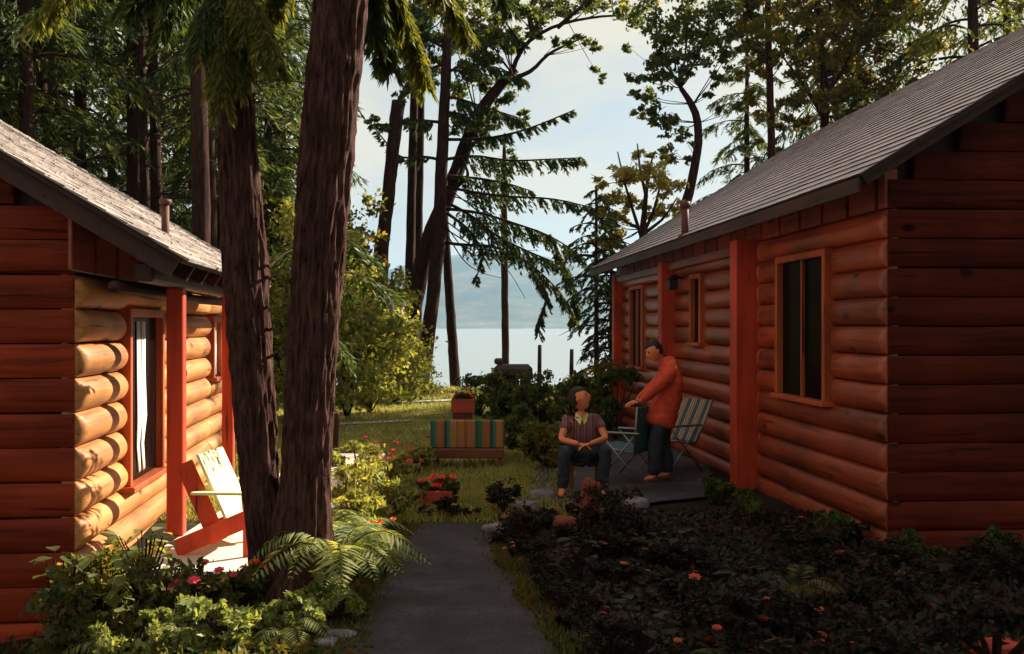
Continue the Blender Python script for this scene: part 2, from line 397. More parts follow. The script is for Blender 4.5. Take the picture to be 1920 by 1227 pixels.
b.build('lake_water', m, kind='structure', label='pale bright lake beyond the trees')

# far wooded hills
m, nt, bs = new_mat('far_forest'); L = nt.links.new
tcn = N(nt, 'ShaderNodeTexCoord'); n1 = N(nt, 'ShaderNodeTexNoise'); n1.inputs['Scale'].default_value = .006; n1.inputs['Detail'].default_value = 10; n1.inputs['Roughness'].default_value = .7
L(tcn.outputs['Object'], n1.inputs[0])
r = ramp(nt, n1.outputs[0], [(.35, (.02,.04,.03)), (.5, (.05,.07,.04)), (.66, (.14,.11,.06))]); L(r.outputs[0], bs.inputs['Base Color']); bs.inputs['Roughness'].default_value = 1
hx = [(-9000,150),(-4000,260),(-1500,170),(-900,190),(-420,285),(-100,330),(150,300),(420,250),(700,225),(1200,260),(3000,330),(9000,200)]
def hprof(x): return float(np.interp(x, [a for a,_ in hx], [c for _,c in hx]))
V = []; cols = [-9000+i*120 for i in range(151)]; rows = [3600+j*95 for j in range(26)]
for y in rows:
    for x in cols:
        t = (y-3600)/2000.0
        h = hprof(x)*1.22*(smooth(t*1.05) if t < .98 else smooth(2.1-t)) + 26*mnoise.fractal(Vector((x*.0022, y*.003, 1)), 1, 2, 5)*smooth(t*4) + 9*smooth(t*30)
        V.append((x, y, -5+max(0, h)))
nx = len(cols); b = MB(); b.v = V; b.f = [(j*nx+i, j*nx+i+1, (j+1)*nx+i+1, (j+1)*nx+i) for j in range(len(rows)-1) for i in range(nx-1)]
b.build('far_hills', m, smooth=True, kind='structure', label='hazy blue wooded hills across the lake')

def strip(name, left, right, mat, dz=.012, label=None, kind='structure', sub=14):
    """sheet between two polylines laid on the ground"""
    Lp, Rp = [], []
    for A, O in ((left, Lp), (right, Rp)):
        for i in range(len(A)-1):
            for k in range(sub):
                t = k/sub; O.append((A[i][0]*(1-t)+A[i+1][0]*t, A[i][1]*(1-t)+A[i+1][1]*t))
        O.append(A[-1])
    nn = 7; V = []
    for (a, c) in zip(Lp, Rp):
        for k in range(nn):
            t = k/(nn-1); x = a[0]*(1-t)+c[0]*t; y = a[1]*(1-t)+c[1]*t
            e = (.10*mnoise.noise(Vector((x*2, y*2, 5)))+.05*mnoise.noise(Vector((x*9, y*9, 5)))) if k in (0, nn-1) else 0
            V.append((x+e, y+e, ground_z(x, y)+dz+.02))
    b = MB(); b.v = V; b.f = [(j*nn+i, j*nn+i+1, (j+1)*nn+i+1, (j+1)*nn+i) for j in range(len(Lp)-1) for i in range(nn-1)]
    return b.build(name, mat, smooth=True, kind=kind, label=label)
m, nt, bs = new_mat('purple_grey_path'); L = nt.links.new; M['path'] = m
tcn = N(nt, 'ShaderNodeTexCoord'); n1 = N(nt, 'ShaderNodeTexNoise'); n1.inputs['Scale'].default_value = 1.8; n1.inputs['Detail'].default_value = 8; n1.inputs['Roughness'].default_value = .7; L(tcn.outputs['Object'], n1.inputs[0])
r1 = ramp(nt, n1.outputs[0], [(.34,(.008,.005,.007)), (.46,(.022,.013,.018)), (.56,(.036,.024,.040)), (.68,(.065,.058,.12))])
n2 = N(nt, 'ShaderNodeTexNoise'); n2.inputs['Scale'].default_value = 60; n2.inputs['Detail'].default_value = 4; L(tcn.outputs['Object'], n2.inputs[0])
r2 = ramp(nt, n2.outputs[0], [(.35,(.5,.45,.42)), (.6,(1.1,1.1,1.1)), (.72,(1.9,1.7,1.6))]); mm = N(nt, 'ShaderNodeMixRGB', blend_type='MULTIPLY'); mm.inputs[0].default_value = 1
L(r1.outputs[0], mm.inputs[1]); L(r2.outputs[0], mm.inputs[2]); L(mm.outputs[0], bs.inputs['Base Color']); bs.inputs['Roughness'].default_value = .85
bp = N(nt, 'ShaderNodeBump'); bp.inputs['Strength'].default_value = .9; bp.inputs['Distance'].default_value = .012; L(n2.outputs[0], bp.inputs['Height']); L(bp.outputs[0], bs.inputs['Normal'])
strip('path', [(-1.1,3.5),(-1.02,6.0),(-.95,7.6),(-.98,9.0),(-.85,9.9)], [(.55,3.5),(.30,6.0),(.08,7.2),(-.15,8.6),(-.25,9.9)], M['path'], label='purple grey path leading in from the foreground')
strip('patio', [(.12,11.2),(.2,12.4),(.5,15.5),(.7,18)], [(.9,10.6),(2.2,11.4),(2.65,14),(2.2,18)], M['path'], dz=.016, label='dim paved terrace beside the right cabin')
M['lawnpath'] = plain('pale_gravel', (.42,.43,.52), var=.15, scale=9, rough=.9)
strip('garden_path', [(-9,25.6),(-4,26.0),(-1.2,27.2)], [(-9,24.4),(-4,25.0),(-1.2,26.9)], M['lawnpath'], label='pale path crossing the far lawn')
strip('gravel_path', [(-8,19.9),(-4,20.2),(-2.0,20.9)], [(-8,19.2),(-4,19.6),(-2.0,20.7)], M['lawnpath'], dz=.014, label='pale path crossing the near lawn')
# porch slab of the left cabin
b = MB(); b.bbox(-2.75,-1.72, 7.3,14.2, -.25,.18, b=.02); b.build('porch_slab', M['slab'], kind='structure', label='pale sunlit concrete porch slab')

# ================================================================ log cabins
def log_piece(mat, parent, axis, a0, a1, z0, z1, face, sgn, depth=.075, cove=.0, name='log', tip=.07):
    """one half-round log: runs along `axis` from a0 to a1; its bulge points to sgn on the other axis"""
    prof = []; J = 9
    for j in range(J+1):
        t = j/J; prof.append((depth*(math.sin(math.pi*t)**.62) - cove*math.cos(2*math.pi*t), z0+.006+(z1-z0-.012)*t))
    Ln = a1-a0; n = max(2, int(Ln/.35)); tp = min(tip, Ln*.3)
    st = [(a0, .25), (a0+tp*.35, .75), (a0+tp, 1)] + [(a0+tp+(Ln-2*tp)*k/n, 1) for k in range(1, n)] + [(a1-tp, 1), (a1-tp*.35, .75), (a1, .25)]
    ph = random.uniform(0, 99); b = MB(); sec = []
    for (a, e) in st:
        w = 1+.2*mnoise.noise(Vector((a*1.1, ph, 0))); dz = .011*mnoise.noise(Vector((a*.8, ph, 9)))
        row = []
        for (x, z) in prof:
            p = face+sgn*(x*w*e+.004)
            row.append((p, a, z+dz) if axis == 'y' else (a, p, z+dz))
        bk = face-sgn*.09
        row.append((bk, a, z1) if axis == 'y' else (a, bk, z1)); row.append((bk, a, z0) if axis == 'y' else (a, bk, z0))
        sec.append(row)
    K = len(sec[0])
    for r_ in sec: b.v += r_
    for i in range(len(sec)-1):
        for k in range(K):
            k2 = (k+1) % K; b.f.append((i*K+k, i*K+k2, (i+1)*K+k2, (i+1)*K+k))
    b.f.append(tuple(range(K))[::-1]); b.f.append(tuple((len(sec)-1)*K+k for k in range(K)))
    o = b.build(name, mat, parent, smooth=True)
    try:
        me = o.data; me.set_sharp_from_angle(angle=R(50))
    except Exception: pass
    return o

def side_logs(cab, mat, face, sgn, y0, y1, zbase, ncourse, wins, breaks, depth):
    for k in range(ncourse):
        za, zb = zbase+.25*k, zbase+.25*(k+1); cuts = []
        for (w0, w1, wz0, wz1) in wins:
            if zb > wz0+.03 and za < wz1-.03: cuts.append((w0, w1))
        for p in breaks: cuts.append((p-.004, p+.004))
        cuts.sort(); a = y0
        for (c0, c1) in cuts:
            if c0-a > .05: log_piece(mat, cab, 'y', a, c0, za, zb, face, sgn, depth*random.uniform(.92,1.06))
            a = max(a, c1)
        if y1-a > .05: log_piece(mat, cab, 'y', a, y1, za, zb, face, sgn, depth*random.uniform(.92,1.06))

def window_part(cab, face, sgn, y0, y1, z0, z1, mull=True, curtain=None, fr=.07):
    """window frame standing proud of the wall > panes, mullion, curtain"""
    xa, xb = sorted((face-sgn*.02, face+sgn*.10)); b = MB()
    b.bbox(xa, xb, y0, y0+fr, z0, z1, .006); b.bbox(xa, xb, y1-fr, y1, z0, z1, .006)
    b.bbox(xa, xb, y0+fr, y1-fr, z1-fr, z1, .006)
    xc, xd = sorted((face-sgn*.02, face+sgn*.14)); b.bbox(xc, xd, y0-.04, y1+.04, z0-.05, z0, .006)
    w = b.build('window', M['trim'], cab)
    px = face+sgn*.03; ym = (y0+y1)/2
    spans = [(y0+fr, ym-.02), (ym+.02, y1-fr)] if mull else [(y0+fr, y1-fr)]
    for (a, c) in spans:
        p = MB(); p.box(min(px, px-sgn*.006), max(px, px-sgn*.006), a, c, z0, z1-fr); p.build('pane', M['glass'], w)
    if mull:
        p = MB(); xm = sorted((px-sgn*.008, px+sgn*.035)); p.bbox(xm[0], xm[1], ym-.02, ym+.02, z0, z1-fr, .004); p.build('mullion', M['trim'], w)
    return w

def roof(cab, mat, ex, ez, rx, rz, y0, y1, exposure=.14, courses=True, rnd=0.02, hb_=.026, butt=False):
    """one pitch of the roof from eave (ex,ez) to ridge (rx,rz): a deck with shingle courses as sub-parts"""
    dx, dz = rx-ex, rz-ez; Ls = math.hypot(dx, dz); ux, uz = dx/Ls, dz/Ls
    nxx, nzz = -uz, ux
    if nzz < 0: nxx, nzz = -nxx, -nzz
    def pt(u, h, y): return (ex+ux*u+nxx*h, y, ez+uz*u+nzz*h)
    b = MB(); b.add([pt(0,-.035,y0),pt(Ls,-.035,y0),pt(Ls,-.035,y1),pt(0,-.035,y1),pt(0,0,y0),pt(Ls,0,y0),pt(Ls,0,y1),pt(0,0,y1)],
                    [(3,2,1,0),(4,5,6,7),(0,1,5,4),(1,2,6,5),(2,3,7,6),(3,0,4,7)])
    deck = b.build('roof', M['darkwood'], cab)
    if courses:
        n = int(Ls/exposure); Lr = Ls+.02
        for c in range(n+1):
            u0 = -.03+c*exposure; u1 = min(u0+exposure*1.25, Ls+.01)
            if u1-u0 < .04: continue
            b = MB(); y = y0-.02-random.uniform(0,.12)
            wob = random.uniform(-.004,.004)
            while y < y1:
                w = random.uniform(.12,.28); ya = max(y, y0-random.uniform(.005,.05)); yb = min(y+w-(.0015 if butt else .005), y1+.02); y += w
                if yb-ya < .02: continue
                off = random.uniform(-rnd, rnd)+(.006 if butt else .012)*mnoise.noise(Vector((y*.8, c, 0))); hb = hb_+(random.uniform(-.0015,.0015) if butt else random.uniform(-.006,.008))+wob*(.2 if butt else 1); h0 = .004
                V_ = [pt(u0+off,h0,ya),pt(u0+off,h0,yb),pt(u0+off,hb,yb),pt(u0+off,hb,ya),pt(u1,h0,ya),pt(u1,h0,yb),pt(u1,.003 if butt else .012,yb),pt(u1,.003 if butt else .012,ya)]
                b.add(V_, [(0,1,2,3),(3,2,6,7),(0,3,7,4),(1,5,6,2),(4,7,6,5)])
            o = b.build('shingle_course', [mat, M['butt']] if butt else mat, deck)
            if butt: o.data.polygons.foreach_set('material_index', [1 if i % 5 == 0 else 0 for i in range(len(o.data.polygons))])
    return pt, Ls

M['butt'] = plain('shade_dark_shingle_butt', (.045,.025,.035), var=.4, scale=6, rough=.9)  # dark tone paints in the undercut shade, together with weather-stained end grain
# ---------------- left cabin
LY = math.atan2(220, F_PX)
lc = empty('log_cabin', (-3.154, 7.5, 0), LY, 'golden log cabin on the left with sunlit wall and pale roof', 'cabin', 'log cabins facing each other')
wins_l = [(1.2,2.5,.53,2.03), (5.25,5.85,1.28,2.03)]
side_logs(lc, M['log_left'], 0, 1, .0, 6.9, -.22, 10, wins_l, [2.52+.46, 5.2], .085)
for k in range(-2, 20):
    za, zb = .03+.25*k, .28+.25*k
    xe = min(0.0, .9-(zb-2.34+.10)/.6)
    if xe < -4.2: continue
    log_piece(M['log_x'], lc, 'x', -4.2-max(0,-xe)*0, xe, za, zb, 0, -1, .022, name='gable_log', tip=.03)
b = MB(); b.box(-8.2, -.10, .1, 6.9, -.5, 2.5); b.add([(-8.1,.1,2.4),(-.1,.1,2.4),(-.1,.1,2.75),(-4.1,.1,5.15),(-8.1,.1,2.75),(-8.1,6.9,2.4),(-.1,6.9,2.4),(-.1,6.9,2.75),(-4.1,6.9,5.15),(-8.1,6.9,2.75)], [(0,1,2,3,4),(9,8,7,6,5)]); b.build('wall_core', M['darkwood'], lc)
w = window_part(lc, 0, 1, 1.2, 2.5, .56, 2.06, mull=False)
cm = MB()                                                        # gathered curtain hanging between two dark panes
for i in range(2):
    yc = 1.68+.16*i+.04
    pts = [(.048, yc+.02*i, 1.95), (.048, yc+.012, 1.5), (.05, yc+.04, 1.1), (.05, yc-.015, .85), (.05, yc+.05, .62)]
    cm.tube(pts, [.075,.07,.09,.06,.05], n=10, amp=.12)
c = cm.build('curtain', M['curtain'], w, smooth=True); 
for v in c.data.vertices: v.co.x = .038+(v.co.x-.048)*.12
w2 = window_part(lc, 0, 1, 5.25, 5.85, 1.28, 2.03, mull=False)
b = MB(); b.box(.036,.044,5.33,5.76,1.3,1.96); b.build('curtain', M['curtain'], w2)
# posts, beam, rafters
for (px_, py_, t) in ((.5, 1.05, .068), (.5, 3.75, .06)):
    b = MB(); b.bbox(px_-t, px_+t, py_-t, py_+t, .18, 2.22, .01); b.build('porch_post', M['post'], lc)
b = MB(); b.bbox(.44,.58, -.12,6.5, 2.225,2.37, .02); b.build('porch_beam', M['darkwood'], lc)
b = MB(); b.tube([(.30,-.1,2.19),(.30,3,2.18),(.31,6.5,2.2)], .045, n=10); b.build('porch_rail', M['darkwood'], lc, smooth=True)
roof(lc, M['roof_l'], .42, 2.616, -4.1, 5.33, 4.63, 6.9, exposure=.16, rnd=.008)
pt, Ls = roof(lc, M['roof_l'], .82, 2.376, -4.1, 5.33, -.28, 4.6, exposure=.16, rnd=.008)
# the back pitch
b = MB(); b.add([(-4.1,-.28,5.33),(-9,-.28,2.4),(-9,6.9,2.4),(-4.1,6.9,5.33),(-4.1,-.28,5.28),(-9,-.28,2.35),(-9,6.9,2.35),(-4.1,6.9,5.28)], [(0,1,2,3),(7,6,5,4),(0,4,5,1),(3,2,6,7),(1,5,6,2)])
b.build('back_roof', M['roof_l'], lc)
for i in range(12):
    y = -.22+i*.62; b = MB()
    ua = .04 if y < 4.4 else .52
    A = [pt(ua,-.165,y),pt(ua,-.04,y),pt(Ls,-.04,y),pt(Ls,-.165,y)]; B = [pt(ua,-.165,y+.055),pt(ua,-.04,y+.055),pt(Ls,-.04,y+.055),pt(Ls,-.165,y+.055)]
    b.add(A+B, [(0,1,2,3),(7,6,5,4),(0,4,5,1),(1,5,6,2),(2,6,7,3),(3,7,4,0)]); b.build('rafter', M['darkwood'], lc)
for i in range(11):                                              # boards closing the gap between rafters above the beam
    y = -.16+i*.62; b = MB(); b.bbox(.0,.03, y,y+.55, 2.3,2.72, .006); b.build('blocking', M['log_y'], lc)
b = MB(); b.tube([(-.18+.4,1.95,2.5),(.22,1.95,3.02)], .035, n=10); b.tube([(.22,1.95,3.02),(.22,1.95,3.06)], .055, n=10)
b.build('vent_pipe', M['pipe'], lc, smooth=True)

# ---------------- right cabin
RY = math.atan2(160, F_PX)
rc = empty('log_cabin', (3.2, 8.86, 0), RY, 'shaded red log cabin on the right under a grey shingle roof', 'cabin', 'log cabins facing each other')
wins_r = [(1.17,2.6,1.16,2.66), (5.75,6.35,1.66,2.66), (9.7,10.9,1.16,2.66)]
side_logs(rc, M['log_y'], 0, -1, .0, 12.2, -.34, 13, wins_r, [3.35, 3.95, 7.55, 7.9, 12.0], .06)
for k in range(-3, 24):
    za, zb = .16+.25*k, .41+.25*k
    xs0 = max(0.0, (zb-3.12+.14)/.615-.47)
    if xs0 > 4.0: continue
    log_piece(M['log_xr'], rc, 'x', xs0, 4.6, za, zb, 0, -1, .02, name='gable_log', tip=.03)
b = MB(); b.box(.10, 8.2, .1, 12.2, -.5, 3.0); b.add([(.1,.1,2.9),(8.2,.1,2.9),(8.2,.1,3.3),(4.18,.1,5.8),(.1,.1,3.32),(.1,12.2,2.9),(8.2,12.2,2.9),(8.2,12.2,3.3),(4.18,12.2,5.8),(.1,12.2,3.32)], [(0,1,2,3,4),(9,8,7,6,5)]); b.build('wall_core', M['darkwood'], rc)
window_part(rc, 0, -1, 1.17, 2.6, 1.18, 2.66); window_part(rc, 0, -1, 5.75, 6.35, 1.68, 2.66, mull=False); window_part(rc, 0, -1, 9.7, 10.9, 1.18, 2.66)
for (y, dpt) in ((3.5,.30), (7.65,.24), (12.0,.2)):
    b = MB(); b.bbox(-dpt,-.0, y-.12,y+.12, -.1,2.93, .012); b.build('post', M['post'], rc)
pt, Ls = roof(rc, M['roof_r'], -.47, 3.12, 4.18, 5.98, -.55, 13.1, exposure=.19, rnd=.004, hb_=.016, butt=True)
b = MB(); b.add([(4.18,-.55,5.98),(9,-.55,3.0),(9,13.1,3.0),(4.18,13.1,5.98),(4.18,-.55,5.93),(9,-.55,2.95),(9,13.1,2.95),(4.18,13.1,5.93)], [(0,1,2,3),(7,6,5,4),(0,4,5,1),(3,2,6,7),(1,5,6,2)])
b.build('back_roof', M['roof_r'], rc)
for i in range(22):
    y = -.48+i*.62; b = MB()
    rd = -.11 if i == 0 else -.17
    A = [pt(.03,rd,y),pt(.03,-.04,y),pt(Ls,-.04,y),pt(Ls,rd,y)]; B = [pt(.03,rd,y+.05),pt(.03,-.04,y+.05),pt(Ls,-.04,y+.05),pt(Ls,rd,y+.05)]
    b.add(A+B, [(0,1,2,3),(7,6,5,4),(0,4,5,1),(1,5,6,2),(2,6,7,3),(3,7,4,0)]); b.build('rafter', M['darkwood'], rc)
for i in range(21):
    y = -.42+i*.62; b = MB(); b.bbox(-.03,.09, max(y,0),y+.55, 2.915,3.25, .006); b.build('blocking', M['log_y'], rc)
b = MB(); b.bbox(-.16,-.03, 4.0,12.3, 2.78,2.9, .012); b.build('wall_plate', M['log_y'], rc)
b = MB(); b.bbox(-.50,-.475,-.55,13.1, 2.97,3.09, .004); b.build('fascia', M['darkwood'], rc)
b = MB(); b.tube([(-.42,5.3,3.1),(-.42,5.3,3.55)], .05, n=12); b.tube([(-.42,5.3,3.52),(-.42,5.3,3.6)], [.075,.07], n=12); b.tube([(-.42,5.3,3.1),(-.42,5.3,3.17)], [.11,.07], n=12)
b.build('vent_pipe', M['pipe'], rc, smooth=True)
# wall lantern
b = MB(); b.tube([(-.02,6.95,2.62),(-.16,6.95,2.68),(-.2,6.95,2.62)], .015, n=6); b.bbox(-.27,-.13,6.88,7.02,2.46,2.62,.02); b.tube([(-.2,6.95,2.61),(-.2,6.95,2.69)], [.10,.02], n=8)
b.build('wall_lantern', M['black'], rc)

# ================================================================ air over the lake
m = bpy.data.materials.new('haze'); m.use_nodes = True; nt = m.node_tree; nt.nodes.clear()
pv = nt.nodes.new('ShaderNodeVolumePrincipled'); pv.inputs['Color'].default_value = (.30,.58,1,1); pv.inputs['Density'].default_value = .00009; pv.inputs['Anisotropy'].default_value = .25
mo = nt.nodes.new('ShaderNodeOutputMaterial'); nt.links.new(pv.outputs[0], mo.inputs['Volume'])
b = MB(); b.box(-9100,9100,-40,9100,-9,520); b.build('haze', m, kind='stuff', label='pale haze over the lake')
# ================================================================ trees
def interp_path(pts, radii, n):
    pts = np.array([tuple(p) for p in pts], float); seg = np.linalg.norm(np.diff(pts, axis=0), axis=1); cum = np.concatenate([[0], np.cumsum(seg)])
    t = np.linspace(0, cum[-1], n); k = np.ones(5)/5
    out = np.stack([np.interp(t, cum, pts[:,i]) for i in range(3)], 1); rr = np.interp(t, cum, radii)
    w = max(1, n//14)
    pad = np.pad(out, ((w,w),(0,0)), mode='edge'); sm = np.stack([np.convolve(pad[:,i], np.ones(2*w+1)/(2*w+1), 'valid') for i in range(3)], 1)
    sm[0] = out[0]; sm[-1] = out[-1]
    return sm, rr
def furrowed_trunk(pts, radii, mat, parent, nseg=72, nlen=230, amp=.012, flare=0):
    C, rr = interp_path(pts, radii, nlen); V = []
    ph = random.uniform(0, 50)
    for i in range(nlen):
        for k in range(nseg):
            a = 2*math.pi*k/nseg; z = C[i][2]
            ca, sa = math.cos(a), math.sin(a)
            v = mnoise.noise(Vector((ca*3.2, sa*3.2+ph, z*1.3)))
            ridge = 1-abs(mnoise.noise(Vector((ca*5.5+ph, sa*5.5, z*2.2)))*2.2)
            fine = mnoise.noise(Vector((ca*14, sa*14+ph, z*9)))
            r = rr[i]*(1+.05*v)+amp*(ridge*1.2-.4)+amp*.45*fine
            if flare and i < nlen*.12: r += flare*(1-i/(nlen*.12))**2*(1+.35*math.sin(a*5+ph))
            V.append((C[i][0]+ca*r, C[i][1]+sa*r, z))
    F_ = [(i*nseg+k, i*nseg+(k+1) % nseg, (i+1)*nseg+(k+1) % nseg, (i+1)*nseg+k) for i in range(nlen-1) for k in range(nseg)]
    b = MB(); b.v = V; b.f = F_; return b.build('trunk', mat, parent, smooth=True)
def simple_trunk(pts, radii, mat, parent, name='trunk', n=14, k=26, amp=.05):
    C, rr = interp_path(pts, radii, k); b = MB(); b.tube([tuple(c) for c in C], list(rr), n=n, amp=amp); return b.build(name, mat, parent, smooth=True)

def px_pts(lst, Y, jit=0):
    return [P(x, y, Y+random.uniform(-jit, jit)) for (x, y) in lst]

# ---- twin trunked pine in the foreground
base = P(540, 1145, 7.1); base.z = 0
tw = empty('pine_tree', base, 0, 'big twin-trunked pine in the foreground with furrowed dark bark', 'tree')
def rel(pts, o): return [Vector(p)-Vector(o) for p in pts]
lt = [P(520,1175,7.1), P(497,1000,7.12), P(478,800,7.2), P(461,500,7.25), P(439,190,7.3), P(436,-80,7.35), P(430,-500,7.4), P(430,-1500,7.5)]
s = F_PX/7.1
furrowed_trunk(rel(lt, base), [36/s,32/s,35/s,40/s,31/s,31/s,26/s,10/s], M['bark_fg'], tw, nseg=96, nlen=420, amp=.022)
rt = [P(560,1180,7.05), P(564,1080,7.05), P(571,900,7.05), P(582,700,7.05), P(596,500,7.05), P(611,300,7.05), P(637,0,7.0), P(660,-200,7.0), P(690,-600,7.1), P(720,-1700,7.1)]
furrowed_trunk(rel(rt, base), [58/s,46/s,41/s,42/s,44/s,46/s,46/s,42/s,34/s,10/s], M['bark_fg'], tw, nseg=110, nlen=420, amp=.024, flare=.13)
# hanging boughs of that pine that come into the top of the frame
def bough_part(parent, origin, pts, width, mat, name='bough', wood_r=.012, wm=None, **kw):
    pts = [Vector(p)-Vector(origin) for p in pts]
    C, _ = interp_path(pts, [1]*len(pts), 14)
    b = MB(); b.tube([tuple(c) for c in C], list(np.linspace(wood_r, wood_r*.25, 14)), n=6)
    br = b.build(name, wm or M['bark_thin'], parent, smooth=True)
    q = bough(C, width, **kw); quad_object('needles', q, mat, br)
    return br
for (x0,y0,x1,y1,x2,y2,Ya,Yb,mt) in (
    (440,-60, 405,10, 418,190, 7.3,6.9,'conifer_lit'), (440,-80, 470,-10, 520,110, 7.3,6.8,'conifer_lit'), (430,-60, 380,-20, 372,90, 7.3,7.0,'conifer'),
    (445,-70, 455,40, 440,150, 7.3,7.0,'conifer_lit'), (640,-150, 740,-60, 800,150, 7.1,8.3,'conifer_lit'), (650,-160, 700,-40, 735,120, 7.1,8.0,'conifer'),
    (650,-200, 790,-120, 880,60, 7.1,8.6,'conifer_lit'), (650,-200, 720,-100, 760,40, 7.1,7.6,'conifer_lit'), (640,-240, 820,-170, 960,10, 7.1,9.0,'conifer'),
    (660,-260, 560,-160, 500,30, 7.1,7.8,'conifer_lit'), (430,-100, 300,-100, 230,10, 7.3,7.8,'conifer'), (430,-120, 350,-110, 300,60, 7.3,8.2,'conifer'),
    (430,-140, 200,-160, 60,40, 7.3,8.2,'conifer_lit'), (660,-200, 700,-90, 705,60, 7.1,7.4,'conifer')):
    pts = bez(P(x0,y0,Ya), P(x1,y1,(Ya+Yb)/2), P(x2,y2,Yb), 8)
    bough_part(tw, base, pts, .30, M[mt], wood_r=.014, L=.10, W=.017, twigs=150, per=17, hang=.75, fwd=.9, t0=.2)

# boughs on the far side of the pine whose shade falls across the log ends
for (a, c, dn) in ((P(560,470,7.2), Vector((-1.45,9.15,2.15)), 1), (P(580,560,7.2), Vector((-1.75,8.95,1.75)), 1), (P(590,420,7.2), Vector((-1.2,9.2,2.45)), 1), (P(480,520,7.3), Vector((-1.65,8.7,2.6)), 1), (P(590,600,7.2), Vector((-1.5,9.4,1.55)), 1), (P(590,500,7.2), Vector((-1.05,9.6,2.2)), 1)):
    bough_part(tw, base, [a, (a+c)/2+Vector((0,0,.06)), c], .34, M['conifer'], wood_r=.012, L=.09, W=.02, twigs=34, per=9, hang=.5, fwd=.7, t0=.35)
# ---- generic evergreens of the wood
def conifer_tree(h, crown0, rad, seed, label, mat, r0=.18, nb=60, twigs=32, per=10, L=.30, W=.042, loc=(0,0,0), group=None, dead=10, lean=0):
    random.seed(seed)
    e = empty('conifer_tree', loc, 0, label, 'tree', group)
    simple_trunk([(0,0,-.3),(lean*.3,0,h*.3),(lean*.7,.1,h*.65),(lean,0,h)], [r0*1.15,r0*.9,r0*.6,.03], M['bark'], e)
    Q = []; br = MB()
    for i in range(nb):
        t = (i+.5)/nb; z = crown0+(h-crown0)*t; a = i*2.4+random.uniform(-.4,.4)
        Lb = rad*(1-t)**.75*random.uniform(.65,1.15)+.25; d = Vector((math.cos(a), math.sin(a), 0)); o = Vector((lean*z/h, 0, z))
        p1 = o+d*Lb*.5+Vector((0,0,.14*Lb)); p2 = o+d*Lb+Vector((0,0,-.22*Lb*random.uniform(.5,1.6)))
        c = bez(o, p1, p2, 7); br.tube([tuple(x) for x in c], [.03*(1-t)+.012]*3+[.012]*4, n=4, cap=False)
        Q.append(bough(c, Lb*.42+.12, L=L, W=W, twigs=int(twigs*(.5+.7*(1-t))), per=per, hang=.45, fwd=.7, t0=.12))
    for i in range(dead):
        z = random.uniform(crown0*.35, crown0); a = random.uniform(0, 6.28); l = random.uniform(.5,1.4)
        d = Vector((math.cos(a), math.sin(a), 0)); o = Vector((lean*z/h,0,z)); c = bez(o, o+d*l*.5, o+d*l+Vector((0,0,-.25*l)), 5); br.tube([tuple(x) for x in c], [.02,.015,.01,.008,.004], n=4, cap=False)
    tag(br.build('branches', M['bark'], e), kind='stuff')
    tag(quad_object('crown', np.concatenate(Q), mat, e), kind='stuff')
    return e
protos = [
 conifer_tree(17, 4.0, 3.0, 11, 'a', M['conifer_far'], nb=64, loc=(-9.5,19,0)),
 conifer_tree(20, 5.5, 2.6, 12, 'b', M['conifer_far'], nb=60, loc=(-6.6,24,0), r0=.2),
 conifer_tree(15, 2.5, 2.8, 13, 'c', M['conifer_far'], nb=62, loc=(-13,22,0), r0=.16),
 conifer_tree(18, 6.5, 2.2, 14, 'd', M['conifer_far'], nb=50, loc=(-5.4,20.5,0), r0=.15, dead=22)]
G1 = 'dark conifers of the wood behind the left cabin'
lab1 = 'dark conifer in the wood behind the left cabin roof'
for p_ in protos: p_['label'] = lab1; p_['group'] = G1
random.seed(5)
forest = [(-11.2,17,0),(-16.5,24,1),(-15,29,2),(-12.2,27.5,3),(-10.4,25,2),(-8.6,29,0),(-7.3,33,1),(-10.4,36,2),(-13.5,35,0),(-17.5,38,1),(-20,31,0),(-22,37,2),(-6.7,28.5,3),(-9.6,42,1),(-12.5,44,0),(-16.5,46,2),
          (-7.9,21.8,3),(-18,27,3),(-24,46,1),(-20,44,0),(-9.4,31.5,3),(-8.3,17.8,3)]
for (x, y, k) in forest:
    c = copy_tree(protos[k]); c.location = (x, y, ground_z(x,y)); c.rotation_euler = (0,0,random.uniform(0,6.28)); s_ = random.uniform(.85,1.2); c.scale = (s_, s_, s_)
# thin dead stems in the wood seen behind the left roof
for (px_, Y, w_, wh_) in ((80,21,.13,'leftmost'),(101,22,.12,'second from left, close to the leftmost'),(268,20,.10,'thinner of the middle pair'),(290,20.6,.12,'thicker of the middle pair'),(372,17,.16,'thick one over the vent pipe'),(392,19,.10,'thin one beside the twin pine')):
    q = P(px_, 613, Y); e = empty('bare_trunk_tree', (q.x, Y, 0), 0, 'dark bare-stemmed tree above the left roof, '+wh_, 'tree', 'bare stems above the left roof')
    simple_trunk([(0,0,-.2),(.05,0,4),(-.05,0,8),(.1,0,14)], [w_,w_*.9,w_*.75,.03], M['bark'], e)
    b = MB()
    for i in range(22):
        z = random.uniform(2.5,11); a = random.uniform(0,6.28); l = random.uniform(.4,1.5); d = Vector((math.cos(a), math.sin(a)*.6, 0)); o = Vector((0,0,z))
        b.tube([tuple(x) for x in bez(o, o+d*l*.5+Vector((0,0,.1)), o+d*l+Vector((0,0,-.3*l)), 5)], [.022,.017,.012,.008,.004], n=4, cap=False)
    tag(b.build('branches', M['bark'], e), kind='stuff')

